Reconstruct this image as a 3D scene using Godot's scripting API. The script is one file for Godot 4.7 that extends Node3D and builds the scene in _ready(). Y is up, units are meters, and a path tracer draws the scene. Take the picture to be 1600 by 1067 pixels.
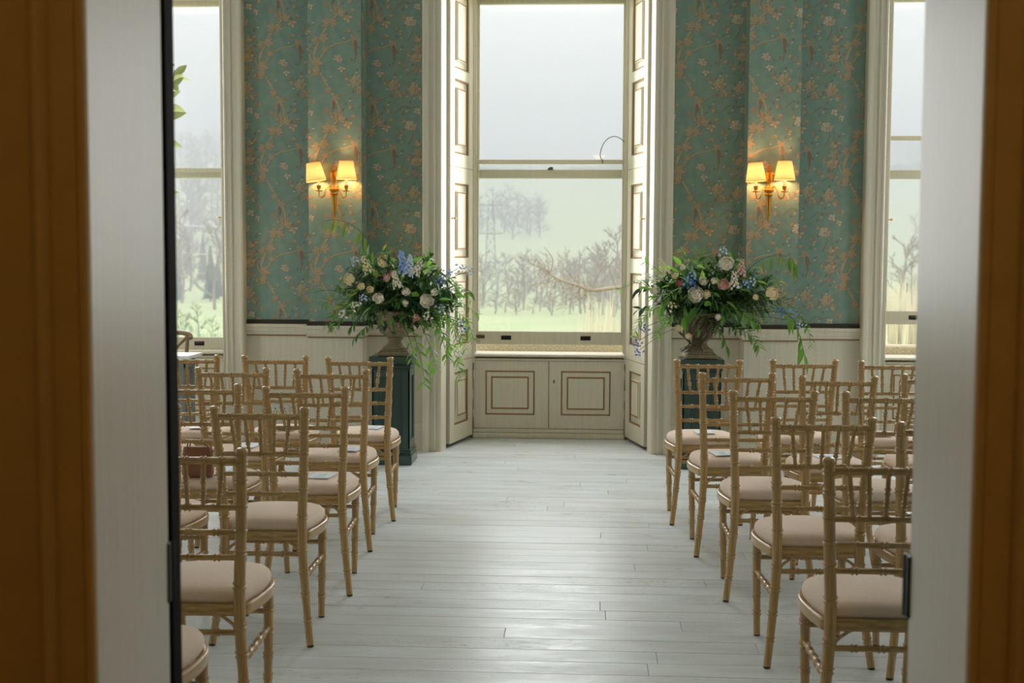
extends Node3D
# A wedding ceremony room seen through its open doorway. x right, y up, the camera looks along -z; the room runs from z = -2.35 to z = -9.75.

const WALL := -9.75            # face of the papered wall
const PIER := -9.55            # face of the two piers that carry the sconces
const GLASS := -10.55
const CEIL := 4.6
const CENTRES := [-0.297, -3.557, 3.0]
var rng := RandomNumberGenerator.new()
var M := {}
var used := {}


func _ready() -> void:
	rng.seed = 20240317
	# ---- camera
	var cam := Camera3D.new()
	cam.name = "camera"
	cam.position = Vector3(0, 1.54, 0)
	cam.rotation = Vector3(deg_to_rad(-4.075), deg_to_rad(3.291), deg_to_rad(0.258))
	cam.rotation_order = EULER_ORDER_YXZ
	cam.fov = 29.88
	cam.far = 4000.0
	var att := CameraAttributesPhysical.new()
	att.frustum_focal_length = 44.986
	att.frustum_focus_distance = 6.2
	att.exposure_aperture = 4.5
	att.frustum_near = 0.05
	att.frustum_far = 4000.0
	cam.attributes = att
	add_child(cam)
	cam.current = true
	# ---- sky: an even overcast, three times as bright overhead as at the horizon
	var sky_mat := ProceduralSkyMaterial.new()
	sky_mat.sky_horizon_color = Color(1.13, 1.11, 1.06)
	sky_mat.sky_top_color = Color(1.80, 1.79, 1.77)
	sky_mat.sky_curve = 0.6
	sky_mat.ground_horizon_color = Color(0.84, 0.85, 0.81)
	sky_mat.ground_bottom_color = Color(0.45, 0.46, 0.42)
	sky_mat.sun_angle_max = 0.0
	var sky := Sky.new()
	sky.sky_material = sky_mat
	var env := Environment.new()
	env.background_mode = Environment.BG_SKY
	env.sky = sky
	env.tonemap_mode = Environment.TONE_MAPPER_LINEAR
	env.tonemap_exposure = 1.3
	env.sdfgi_enabled = true
	env.ssao_enabled = true
	env.ssil_enabled = true
	env.volumetric_fog_enabled = true
	env.volumetric_fog_density = 0.0
	var we := WorldEnvironment.new()
	we.name = "world"
	we.environment = env
	add_child(we)
	# ---- daylight entering by the windows: one soft area light of the opening's size inside the glass of each, the three in the window wall and the four in the side walls
	for cx in CENTRES:
		daylight(Vector3(cx, 2.35, -10.25), 0.0, Vector2(0.95, 2.5), WINDOW_DAY)
	for side in [-1, 1]:
		for z in [-4.3, -7.4]:
			daylight(Vector3(-0.3 + side * 4.98, 2.3, z), PI / 2 * side, Vector2(1.3, 3.0), DAY if z < -6.0 else DAY * 0.08)
	materials()
	outdoors()
	shell()
	for k in 3:
		window_bay(k)
	doorway()
	furniture()
	chairs()
	sconces()
	flowers()


const DAY := 1.9
const WINDOW_DAY := 4.0


func daylight(at: Vector3, turn: float, size: Vector2, energy: float) -> void:
	var al := AreaLight3D.new()
	al.name = "window_daylight"
	al.area_size = size
	al.light_energy = energy
	al.light_color = Color(0.98, 0.995, 1.0)
	al.area_range = 16.0
	al.area_attenuation = 2.0
	al.shadow_enabled = true
	al.position = at
	al.rotation.y = turn + (PI if turn == 0.0 else 0.0)
	add_child(al, true)


# ================================================================ mesh building
class MB:
	var v := PackedVector3Array()
	var n := PackedVector3Array()
	var uv := PackedVector2Array()
	var ix := PackedInt32Array()
	var T := Transform3D.IDENTITY

	func at(t: Transform3D) -> MB:
		T = t
		return self

	func vert(p: Vector3, nn: Vector3, t := Vector2.ZERO) -> int:
		v.append(T * p)
		n.append((T.basis * nn).normalized())
		uv.append(t)
		return v.size() - 1

	func tri(a: Vector3, b: Vector3, c: Vector3) -> void:     # counter-clockwise seen from outside
		var nn := (b - a).cross(c - a)
		if nn.length_squared() < 1e-18:
			return
		nn = nn.normalized()
		var i := vert(a, nn)
		vert(b, nn)
		vert(c, nn)
		ix.append_array(PackedInt32Array([i, i + 2, i + 1]))

	func quad(a: Vector3, b: Vector3, c: Vector3, d: Vector3) -> void:
		tri(a, b, c)
		tri(a, c, d)

	func out_tri(a: Vector3, b: Vector3, c: Vector3, from: Vector3) -> void:
		if (b - a).cross(c - a).dot((a + b + c) / 3.0 - from) < 0:
			tri(a, c, b)
		else:
			tri(a, b, c)

	func cbox(c: Vector3, size: Vector3, b := 0.003) -> MB:    # box with chamfered edges
		var h := size / 2.0
		b = minf(b, minf(h.x, minf(h.y, h.z)) * 0.9)
		var P := {}
		for sx in [-1, 1]:
			for sy in [-1, 1]:
				for sz in [-1, 1]:
					P[Vector4i(sx, sy, sz, 0)] = c + Vector3(sx * h.x, sy * (h.y - b), sz * (h.z - b))
					P[Vector4i(sx, sy, sz, 1)] = c + Vector3(sx * (h.x - b), sy * h.y, sz * (h.z - b))
					P[Vector4i(sx, sy, sz, 2)] = c + Vector3(sx * (h.x - b), sy * (h.y - b), sz * h.z)
					out_tri(P[Vector4i(sx, sy, sz, 0)], P[Vector4i(sx, sy, sz, 1)], P[Vector4i(sx, sy, sz, 2)], c)
		for s in [-1, 1]:
			oq(P[Vector4i(s, -1, -1, 0)], P[Vector4i(s, 1, -1, 0)], P[Vector4i(s, 1, 1, 0)], P[Vector4i(s, -1, 1, 0)], c)
			oq(P[Vector4i(-1, s, -1, 1)], P[Vector4i(1, s, -1, 1)], P[Vector4i(1, s, 1, 1)], P[Vector4i(-1, s, 1, 1)], c)
			oq(P[Vector4i(-1, -1, s, 2)], P[Vector4i(1, -1, s, 2)], P[Vector4i(1, 1, s, 2)], P[Vector4i(-1, 1, s, 2)], c)
			for t in [-1, 1]:
				oq(P[Vector4i(s, t, -1, 0)], P[Vector4i(s, t, 1, 0)], P[Vector4i(s, t, 1, 1)], P[Vector4i(s, t, -1, 1)], c)
				oq(P[Vector4i(s, -1, t, 0)], P[Vector4i(s, 1, t, 0)], P[Vector4i(s, 1, t, 2)], P[Vector4i(s, -1, t, 2)], c)
				oq(P[Vector4i(-1, s, t, 1)], P[Vector4i(1, s, t, 1)], P[Vector4i(1, s, t, 2)], P[Vector4i(-1, s, t, 2)], c)
		return self

	func oq(a: Vector3, b: Vector3, c: Vector3, d: Vector3, from: Vector3) -> void:
		out_tri(a, b, c, from)
		out_tri(a, c, d, from)

	func span(x0: float, x1: float, y0: float, y1: float, z0: float, z1: float, b := 0.003) -> MB:
		return cbox(Vector3((x0 + x1) / 2, (y0 + y1) / 2, (z0 + z1) / 2), Vector3(absf(x1 - x0), absf(y1 - y0), absf(z1 - z0)), b)

	func grid(rows: Array, wrap := false, flip := false) -> MB:  # smooth sheet; rows of equal length; (row direction) x (column direction) points inwards unless flipped
		var R := rows.size()
		var C: int = rows[0].size()
		var N := []
		for i in R:
			var a := PackedVector3Array()
			a.resize(C)
			N.append(a)
		var base := v.size()
		var cc := C if wrap else C - 1
		var tris := PackedInt32Array()
		for i in R - 1:
			for j in cc:
				var j2 := (j + 1) % C
				for t in [[i, j, i + 1, j, i + 1, j2], [i, j, i + 1, j2, i, j2]]:
					var a: Vector3 = rows[t[0]][t[1]]
					var b: Vector3 = rows[t[2]][t[3]]
					var c: Vector3 = rows[t[4]][t[5]]
					var nn := (b - a).cross(c - a)
					if flip:
						nn = -nn
					N[t[0]][t[1]] += nn
					N[t[2]][t[3]] += nn
					N[t[4]][t[5]] += nn
					if nn.length_squared() > 1e-20:
						var p: int = base + t[0] * C + t[1]
						var q: int = base + t[2] * C + t[3]
						var r: int = base + t[4] * C + t[5]
						tris.append_array(PackedInt32Array([p, q, r] if flip else [p, r, q]))
		for i in R:
			var nrow: PackedVector3Array = N[i]
			if wrap and i in [0, R - 1] and (rows[i][0] as Vector3).distance_to(rows[i][C / 2]) < 1e-6:   # a pole
				var s := Vector3.ZERO
				for x in nrow:
					s += x
				nrow.fill(s)
			for j in C:
				var m := nrow[j]
				vert(rows[i][j], m if m.length_squared() > 1e-24 else Vector3.UP, Vector2(float(j) / maxf(C - 1, 1), float(i) / maxf(R - 1, 1)))
		ix.append_array(tris)
		return self

	func lathe(profile: Array, seg := 20, sharp := 0.75) -> MB:   # [radius, height] from bottom to top, round +y; split where it turns sharply
		var part := [profile[0]]
		for i in range(1, profile.size()):
			part.append(profile[i])
			var cut := i == profile.size() - 1
			if not cut:
				var d0 := Vector2(profile[i][0] - profile[i - 1][0], profile[i][1] - profile[i - 1][1])
				var d1 := Vector2(profile[i + 1][0] - profile[i][0], profile[i + 1][1] - profile[i][1])
				cut = absf(d0.angle_to(d1)) > sharp
			if cut:
				var rows := []
				for p in part:
					var row := PackedVector3Array()
					for k in seg:
						var a := TAU * k / seg
						row.append(Vector3(cos(a) * p[0], p[1], sin(a) * p[0]))
					rows.append(row)
				grid(rows, true)
				part = [profile[i]]
		return self

	func tube(pts: Array, rad: Array, sides := 8, caps := true) -> MB:    # swept circle with parallel frames
		var rows := []
		var d0: Vector3 = (pts[1] - pts[0]).normalized()
		var up := Vector3.RIGHT if absf(d0.x) < 0.8 else Vector3.UP
		var s := d0.cross(up).normalized()
		for i in pts.size():
			var a: Vector3 = pts[maxi(i - 1, 0)]
			var b: Vector3 = pts[mini(i + 1, pts.size() - 1)]
			var d := (b - a).normalized()
			s = (s - d * s.dot(d)).normalized()
			var t := d.cross(s)
			var row := PackedVector3Array()
			for k in sides:
				var an := -TAU * k / sides
				row.append(pts[i] + (s * cos(an) + t * sin(an)) * rad[i])
			rows.append(row)
		grid(rows, true)
		if caps:
			for e in [0, pts.size() - 1]:
				for k in range(1, sides - 1):
					out_tri(rows[e][0], rows[e][k], rows[e][k + 1], pts[1] if e == 0 else pts[e - 1])
		return self

	func prism(poly: Array, length: float) -> MB:    # outline in local xy, drawn out along +z
		var q := PackedVector2Array(poly)
		if Geometry2D.is_polygon_clockwise(q):
			q.reverse()
		# is_polygon_clockwise assumes y down, so test the area instead
		var area := 0.0
		for i in q.size():
			area += q[i].cross(q[(i + 1) % q.size()])
		if area < 0:
			q.reverse()
		for i in q.size():
			var a := q[i]
			var b := q[(i + 1) % q.size()]
			quad(Vector3(a.x, a.y, 0), Vector3(b.x, b.y, 0), Vector3(b.x, b.y, length), Vector3(a.x, a.y, length))
		var t := Geometry2D.triangulate_polygon(q)
		for i in range(0, t.size(), 3):
			var a := q[t[i]]
			var b := q[t[i + 1]]
			var c := q[t[i + 2]]
			if (b - a).cross(c - a) < 0:
				var w := b
				b = c
				c = w
			tri(Vector3(a.x, a.y, length), Vector3(b.x, b.y, length), Vector3(c.x, c.y, length))
			tri(Vector3(a.x, a.y, 0), Vector3(c.x, c.y, 0), Vector3(b.x, b.y, 0))
		return self

	func pillar(poly: Array, y0: float, y1: float) -> MB:   # outline in plan (x, z), standing from y0 to y1
		var keep := T
		T = keep * Transform3D(Basis(Vector3(1, 0, 0), Vector3(0, 0, -1), Vector3(0, 1, 0)), Vector3(0, y0, 0))
		var p := []
		for a in poly:
			p.append(Vector2(a.x, -a.y))
		prism(p, y1 - y0)
		T = keep
		return self

	func run(plan: Array, profile: Array) -> MB:     # closed profile (out, y) swept along a mitred plan line (x, z) that has the room on its left hand, +z for a line going +x
		var prof := PackedVector2Array(profile)
		var area := 0.0
		for i in prof.size():
			area += prof[i].cross(prof[(i + 1) % prof.size()])
		if area < 0:
			prof.reverse()
		var off := []
		for i in plan.size():
			var na := Vector2.ZERO
			var nb := Vector2.ZERO
			if i > 0:
				var d: Vector2 = (plan[i] - plan[i - 1]).normalized()
				na = Vector2(-d.y, d.x)
			if i < plan.size() - 1:
				var d: Vector2 = (plan[i + 1] - plan[i]).normalized()
				nb = Vector2(-d.y, d.x)
			if na == Vector2.ZERO:
				na = nb
			if nb == Vector2.ZERO:
				nb = na
			off.append((na + nb) / (1.0 + na.dot(nb)))
		var pos := func(i: int, p: Vector2) -> Vector3:
			var q: Vector2 = plan[i] + off[i] * p.x
			return Vector3(q.x, p.y, q.y)
		for i in plan.size() - 1:
			for j in prof.size():
				var a := prof[j]
				var b := prof[(j + 1) % prof.size()]
				quad(pos.call(i, a), pos.call(i + 1, a), pos.call(i + 1, b), pos.call(i, b))
		var t := Geometry2D.triangulate_polygon(prof)
		for e in [0, plan.size() - 1]:
			var inside: Vector3 = pos.call(1 if e == 0 else e - 1, prof[0])
			for k in range(0, t.size(), 3):
				out_tri(pos.call(e, prof[t[k]]), pos.call(e, prof[t[k + 1]]), pos.call(e, prof[t[k + 2]]), inside)
		return self

	func done() -> ArrayMesh:
		var a := []
		a.resize(Mesh.ARRAY_MAX)
		a[Mesh.ARRAY_VERTEX] = v
		a[Mesh.ARRAY_NORMAL] = n
		a[Mesh.ARRAY_TEX_UV] = uv
		a[Mesh.ARRAY_INDEX] = ix
		var m := ArrayMesh.new()
		m.add_surface_from_arrays(Mesh.PRIMITIVE_TRIANGLES, a)
		return m


func mb() -> MB:
	return MB.new()


func put(called: String, mesh: Mesh, m: Material, parent: Node = self, where := Transform3D.IDENTITY) -> MeshInstance3D:
	var o := MeshInstance3D.new()
	o.mesh = mesh
	o.material_override = m
	o.transform = where
	adopt(o, called, parent)
	return o


func adopt(o: Node3D, called: String, parent: Node) -> void:
	var key := [parent, called]
	var k: int = used.get(key, 0)
	used[key] = k + 1
	o.name = called if k == 0 else "%s_%03d" % [called, k]
	parent.add_child(o, true)


func thing(called: String, label := "", category := "", at := Vector3.ZERO, turn := 0.0, group := "") -> Node3D:
	var o := Node3D.new()
	o.position = at
	o.rotation.y = turn
	adopt(o, called, self)
	if label:
		tag(o, label, category, group)
	return o


func tag(o: Node3D, label: String, category := "", group := "") -> Node3D:
	o.set_meta("label", label)
	if category:
		o.set_meta("category", category)
	if group:
		o.set_meta("group", group)
	return o


func setting(called: String, label: String, category: String) -> Node3D:
	var o := thing(called, label, category)
	o.set_meta("kind", "structure")
	return o


func copy_of(o: Node3D, label: String) -> Node3D:
	var c: Node3D = o.duplicate()
	adopt(c, str(o.get_meta("base", o.name)), self)
	c.set_meta("label", label)
	return c


func curve(pts: Array, steps := 8) -> Array:      # Catmull-Rom through the points
	var out := []
	for i in pts.size() - 1:
		var a = pts[maxi(i - 1, 0)]
		var b = pts[i]
		var c = pts[i + 1]
		var d = pts[mini(i + 2, pts.size() - 1)]
		for k in steps:
			var t := float(k) / steps
			out.append(0.5 * (2.0 * b + (c - a) * t + (2.0 * a - 5.0 * b + 4.0 * c - d) * t * t + (3.0 * b - a - 3.0 * c + d) * t * t * t))
	out.append(pts[-1])
	return out


func radii(n: int, a: float, b: float) -> Array:
	var r := []
	for i in n:
		r.append(lerpf(a, b, float(i) / maxi(n - 1, 1)))
	return r


# ================================================================ materials
func noise(seed_: int, freq: float, oct := 3) -> FastNoiseLite:
	var f := FastNoiseLite.new()
	f.seed = seed_
	f.noise_type = FastNoiseLite.TYPE_SIMPLEX_SMOOTH
	f.frequency = freq
	f.fractal_octaves = oct
	return f


func tex(w: int, h: int, f: Callable) -> ImageTexture:
	var im := Image.create(w, h, false, Image.FORMAT_RGB8)
	for y in h:
		for x in w:
			im.set_pixel(x, y, f.call(x, y))
	return ImageTexture.create_from_image(im)


func torus(f: FastNoiseLite, x: float, y: float, w: float, h: float, sx := 1.0, sy := 1.0) -> float:   # noise that repeats over w, h
	var a := TAU * x / w
	var b := TAU * y / h
	return f.get_noise_3d(cos(a) * sx * 10.0 + 40.0 * cos(b) * 0.0, sin(a) * sx * 10.0, 0.0) * 0.0 + blend4(f, x, y, w, h, sx, sy)


func blend4(f: FastNoiseLite, x: float, y: float, w: float, h: float, sx: float, sy: float) -> float:
	var u := x / w
	var t := y / h
	var n00 := f.get_noise_2d(x * sx, y * sy)
	var n10 := f.get_noise_2d((x - w) * sx, y * sy)
	var n01 := f.get_noise_2d(x * sx, (y - h) * sy)
	var n11 := f.get_noise_2d((x - w) * sx, (y - h) * sy)
	return lerpf(lerpf(n00, n10, u), lerpf(n01, n11, u), t)


func mat(key: String, c: Color, rough := 0.6, metal := 0.0) -> StandardMaterial3D:
	var m := StandardMaterial3D.new()
	m.resource_name = key
	m.albedo_color = c
	m.roughness = rough
	m.metallic = metal
	M[key] = m
	return m


func triplanar(m: StandardMaterial3D, t: Texture2D, scale: Vector3, world := true) -> StandardMaterial3D:
	m.albedo_texture = t
	m.uv1_triplanar = true
	m.uv1_world_triplanar = world
	m.uv1_scale = scale
	m.uv1_triplanar_sharpness = 4.0
	return m


func c8(r: int, g: int, b: int) -> Color:
	return Color8(r, g, b)


func materials() -> void:
	# grey-white factors that multiply a colour: brushed paint, wood grain, cloth
	var f1 := noise(3, 0.02, 4)
	var f2 := noise(7, 0.11, 2)
	var paint := tex(256, 256, func(x, y):
		var a := blend4(f1, x, y, 256, 256, 2.6, 0.22) * 0.05 + blend4(f2, x, y, 256, 256, 1, 1) * 0.03
		var g := clampf(0.955 + a, 0, 1)
		return Color(g, g, g * 0.995))
	var f3 := noise(11, 0.03, 4)
	var f4 := noise(13, 0.2, 2)
	var grain := tex(256, 256, func(x, y):
		var a := blend4(f3, x, y, 256, 256, 3.4, 0.14)
		var b := blend4(f4, x, y, 256, 256, 2.0, 0.1)
		var g := clampf(0.86 + a * 0.24 + b * 0.1, 0, 1)
		return Color(g, g * (0.985 + a * 0.03), g * (0.96 + a * 0.08)))
	var f5 := noise(17, 0.05, 4)
	var f6 := noise(19, 0.012, 3)
	var f7 := noise(23, 0.09, 2)
	var floor_tex := tex(512, 512, func(x, y):        # worn white paint on boards that run along x
		var streak := blend4(f5, x, y, 512, 512, 0.12, 2.4)
		var patch := blend4(f6, x, y, 512, 512, 0.6, 1.2)
		var speck := blend4(f7, x, y, 512, 512, 1.0, 2.2)
		var g := 0.945 + streak * 0.03 + patch * 0.075
		if speck > 0.36:
			g -= (speck - 0.36) * 0.9
		if speck < -0.5:
			g += 0.03
		g = clampf(g, 0, 1)
		return Color(g * (0.985 - patch * 0.02), g * 0.995, g * (1.0 + patch * 0.02)))
	var floor_rough := tex(256, 256, func(x, y):
		var g := clampf(0.5 + blend4(f6, x, y, 256, 256, 1.2, 2.0) * 0.2 + blend4(f7, x, y, 256, 256, 0.7, 1.4) * 0.12, 0, 1)
		return Color(g, g, g))
	var cloth := tex(128, 128, func(x, y):
		var a := blend4(f1, x, y, 128, 128, 3, 3) * 0.05 + blend4(f4, x, y, 128, 128, 2.5, 2.5) * 0.05
		var g := clampf(0.95 + a, 0, 1)
		return Color(g, g, g))
	var stone := tex(256, 256, func(x, y):
		var a := blend4(f1, x, y, 256, 256, 2, 2)
		var b := blend4(f7, x, y, 256, 256, 1.6, 1.6)
		var g := clampf(0.8 + a * 0.3 + b * 0.22, 0, 1)
		return Color(g, g * 0.98, g * (0.93 + a * 0.05)))
	var lichen := tex(256, 256, func(x, y):
		var a := blend4(f1, x, y, 256, 256, 3, 3)
		var b := blend4(f7, x, y, 256, 256, 2, 2)
		return Color8(176, 164, 138).lerp(Color8(222, 216, 198), clampf(0.5 + a * 1.1 + b * 0.8, 0, 1)))
	var plaster := tex(256, 256, func(x, y):
		var g := clampf(0.96 + blend4(f1, x, y, 256, 256, 1, 1) * 0.05 + blend4(f4, x, y, 256, 256, 1, 1) * 0.02, 0, 1)
		return Color(g, g, g))

	triplanar(mat("cream_paint", c8(231, 224, 204), 0.36), paint, Vector3(2.2, 1.1, 2.2))
	M["shutter_paint"] = M.cream_paint
	triplanar(mat("jamb_paint", c8(222, 218, 206), 0.34), paint, Vector3(5, 0.9, 5))
	triplanar(mat("hall_paint", c8(186, 156, 98), 0.7), plaster, Vector3(1.5, 1.5, 1.5))
	triplanar(mat("ceiling_paint", c8(238, 234, 224), 0.9), plaster, Vector3(0.8, 0.8, 0.8))
	mat("gilt_line", c8(146, 108, 58), 0.5)
	mat("dark_moulding", c8(46, 38, 30), 0.45)
	triplanar(mat("dark_wood", c8(24, 21, 20), 0.75), grain, Vector3(6, 1, 6)).metallic_specular = 0.2
	mat("gap_black", c8(10, 11, 11), 0.9)
	var tones := [c8(232, 236, 237), c8(229, 232, 233), c8(235, 238, 238), c8(231, 235, 236), c8(226, 229, 228)]
	for k in 5:
		var b := triplanar(mat("board_%d" % k, tones[k], 0.5), floor_tex, Vector3(0.55, 1.0, 1.1))
		b.uv1_offset = Vector3(0.21 * k, 0, 0.37 * k)
		b.roughness = 0.7
		b.roughness_texture = floor_rough
		b.metallic_specular = 0.25
	mat("underfloor", c8(38, 34, 30), 0.9)
	triplanar(mat("limed_wood", c8(219, 183, 129), 0.26), grain, Vector3(9, 2.2, 9), false)
	triplanar(mat("limed_rail", c8(217, 181, 127), 0.26), grain, Vector3(0.3, 45, 45), false)
	mat("glide", c8(60, 42, 28), 0.6)
	var pad := triplanar(mat("seat_fabric", c8(243, 220, 203), 0.85), cloth, Vector3(6, 6, 6), false)
	pad.rim_enabled = true
	pad.rim = 0.5
	pad.rim_tint = 0.6
	triplanar(mat("pedestal_paint", c8(54, 78, 73), 0.2), paint, Vector3(3, 1.2, 3))
	triplanar(mat("urn_stone", c8(176, 164, 140), 0.85), stone, Vector3(4, 4, 4))
	triplanar(mat("sill_stone", c8(255, 255, 255), 0.9), lichen, Vector3(3, 3, 3))
	triplanar(mat("tan_leather", c8(156, 108, 78), 0.5), cloth, Vector3(8, 8, 8))
	triplanar(mat("cross_chair_wood", c8(160, 134, 102), 0.45), grain, Vector3(9, 2.2, 9), false)
	mat("brass", c8(190, 142, 62), 0.32, 0.85)
	mat("knob_brass", c8(170, 138, 84), 0.35, 0.8)
	mat("black_iron", c8(24, 24, 24), 0.45, 0.4)
	mat("bronze", c8(92, 78, 60), 0.4, 0.5)
	mat("candle_tube", c8(240, 232, 214), 0.5)
	mat("white_plastic", c8(226, 222, 210), 0.35)
	mat("table_white", c8(240, 242, 242), 0.35)
	mat("table_grey", c8(120, 122, 118), 0.5)
	var shade := mat("lamp_shade", c8(242, 202, 140), 0.8)
	shade.backlight_enabled = true
	shade.backlight = Color(1.0, 0.97, 0.9)
	shade.cull_mode = BaseMaterial3D.CULL_DISABLED
	mat("shade_trim", c8(214, 172, 100), 0.7)
	var bulb := mat("bulb_glow", c8(255, 240, 210), 0.4)
	bulb.emission_enabled = true
	bulb.emission = Color(1.0, 0.82, 0.55)
	bulb.emission_energy_multiplier = 3.0
	var pane := mat("window_glass", Color(0.9, 0.95, 0.95, 0.03), 0.02)
	pane.transparency = BaseMaterial3D.TRANSPARENCY_ALPHA
	# wallpaper: one drawn repeat, hung with a different offset on every stretch of wall
	var wp := ImageTexture.create_from_image(wallpaper())
	var offs := {"a": Vector3(0.36, 0.02, 0.3), "b": Vector3(0.55, 0.02, 0.1), "c": Vector3(0.1, 0.03, 0.5), "d": Vector3(0.80, 0.03, 0.2), "e": Vector3(0.02, 0.02, 0.6), "f": Vector3(0.62, 0.05, 0.8)}
	for k in offs:
		var m := triplanar(mat("paper_" + k, Color.WHITE, 0.5), wp, Vector3(1 / 0.57, 1 / 0.78, 1 / 0.57))
		m.uv1_offset = offs[k]
		m.uv1_triplanar_sharpness = 20.0
	# plants
	mat("stem_green", c8(70, 98, 44), 0.6)
	mat("stem_brown", c8(84, 66, 46), 0.8)
	var k := 0
	for g in [c8(52, 98, 40), c8(40, 80, 38), c8(84, 132, 54), c8(64, 96, 60), c8(116, 150, 66), c8(122, 140, 112)]:
		var m := mat("leaf_%d" % k, g, 0.42)
		m.backlight_enabled = true
		m.backlight = Color(0.55, 0.75, 0.3)
		k += 1
	var mix := mat("leaf_mix", Color.WHITE, 0.38)
	mix.vertex_color_use_as_albedo = true
	mix.backlight_enabled = true
	mix.backlight = Color(0.5, 0.55, 0.35)
	for p in [["petal_white", c8(246, 240, 222)], ["petal_cream", c8(240, 226, 184)], ["petal_pink", c8(232, 184, 178)], ["petal_rose", c8(206, 92, 108)], ["petal_blue", c8(132, 168, 226)], ["petal_deep_blue", c8(62, 106, 200)], ["petal_pale_blue", c8(190, 208, 236)], ["bud_green", c8(120, 176, 70)]]:
		var m := mat(p[0], p[1], 0.6)
		m.backlight_enabled = true
		m.backlight = Color(0.22, 0.22, 0.2)


# the wallpaper's print: a climbing branch with leaves, birds and blossom on teal silk
var wp_im: Image
const WW := 480
const WH := 656


func dab(x: float, y: float, r: float, c: Color, a := 1.0) -> void:
	for yy in range(int(floor(y - r)), int(ceil(y + r)) + 1):
		for xx in range(int(floor(x - r)), int(ceil(x + r)) + 1):
			var d := Vector2(xx - x, yy - y).length()
			var k := clampf(r + 0.5 - d, 0, 1) * a
			if k > 0:
				var px := posmod(xx, WW)
				var py := posmod(yy, WH)
				wp_im.set_pixel(px, py, wp_im.get_pixel(px, py).lerp(c, k))


func brush(pts: Array, r0: float, r1: float, c: Color, edge: Color) -> void:
	for pass_ in 2:
		for i in pts.size():
			var t := float(i) / (pts.size() - 1)
			var r := lerpf(r0, r1, t)
			if pass_ == 0:
				dab(pts[i].x + 1.2, pts[i].y + 1.0, r + 0.8, edge, 0.5)
			else:
				dab(pts[i].x, pts[i].y, r, c, 0.95)


func blade(p: Vector2, ang: float, length: float, wide: float, c: Color, dark: Color, vein := true) -> void:
	var d := Vector2.from_angle(ang)
	var n := int(length * 1.3)
	for pass_ in 2:
		for i in n:
			var t := float(i) / n
			var w := sin(PI * pow(t, 0.7)) * wide * 0.5
			if pass_ == 0:
				dab(p.x + d.x * t * length + 1.2, p.y + d.y * t * length + 1.0, w + 1.4, dark, 0.45)
			else:
				dab(p.x + d.x * t * length, p.y + d.y * t * length, w, c, 0.75)
	if vein:
		for i in n:
			var t := float(i) / n * 0.9
			dab(p.x + d.x * t * length, p.y + d.y * t * length, 1.1, dark, 0.4)


func fan(p: Vector2, ang: float, length: float, count: int, c: Color, dark: Color) -> void:
	for j in count:
		var o := j - (count - 1) / 2.0
		blade(p, ang + o * 0.66, length * (1.0 - 0.14 * absf(o)), length * 0.31, c.lightened(0.05 * (j % 2)), dark)


func bloom(p: Vector2, r: float, c: Color, dark: Color, petals := 9) -> void:     # full, ragged blossom of many small overlapping petals
	var n := int(petals * 3.2)
	for k in n:                                     # from the outside in, on a sunflower spiral
		var t := 1.0 - float(k) / n
		var a := k * 2.39996 + r
		var q := p + Vector2.from_angle(a) * r * 0.78 * sqrt(t) * (0.92 + 0.16 * sin(k * 1.7 + r))
		var l := r * lerpf(0.30, 0.46, t)
		blade(q - Vector2.from_angle(a) * l * 0.5, a + 0.25 * sin(k * 2.7), l, l * 0.62, c.lightened(0.09 * fmod(k * 0.37, 1.0)), dark, k % 3 == 0)
	dab(p.x, p.y, r * 0.1, dark, 0.5)


func five(p: Vector2, r: float, c: Color, dark: Color) -> void:      # small loose blossom
	for k in 7:
		var a := TAU * k / 7 + r + 0.3 * sin(k * 2.1)
		var l := r * (0.75 + 0.3 * sin(k * 3.3 + r))
		blade(p + Vector2.from_angle(a) * r * 0.1, a, l, l * 0.6, c.lightened(0.05 * (k % 2)), dark, k % 2 == 0)
	dab(p.x, p.y, r * 0.16, dark, 0.5)


func wbird(p: Vector2, s: float, flip: float, c: Color, dark: Color) -> void:
	var body := curve([p + Vector2(-6 * flip, -26) * s, p + Vector2(2 * flip, -18) * s, p + Vector2(6 * flip, -2) * s, p + Vector2(4 * flip, 14) * s], 14)
	for i in body.size():
		var t := float(i) / body.size()
		dab(body[i].x, body[i].y, (5.0 + 4.5 * sin(t * PI)) * s, c, 0.7)
	blade(p + Vector2(5 * flip, -12) * s, 1.45, 40 * s, 13 * s, dark, dark.darkened(0.25))
	brush(curve([p + Vector2(5 * flip, 12) * s, p + Vector2(8 * flip, 36) * s, p + Vector2(1 * flip, 70) * s], 26), 4.2 * s, 1.4, dark, dark.darkened(0.15))
	dab(p.x - 8 * flip * s, p.y - 28 * s, 5.6 * s, c.lightened(0.06), 0.9)
	brush([p + Vector2(-12 * flip, -28) * s, p + Vector2(-15 * flip, -27) * s, p + Vector2(-18 * flip, -26) * s], 2.0, 0.8, dark, dark)


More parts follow.
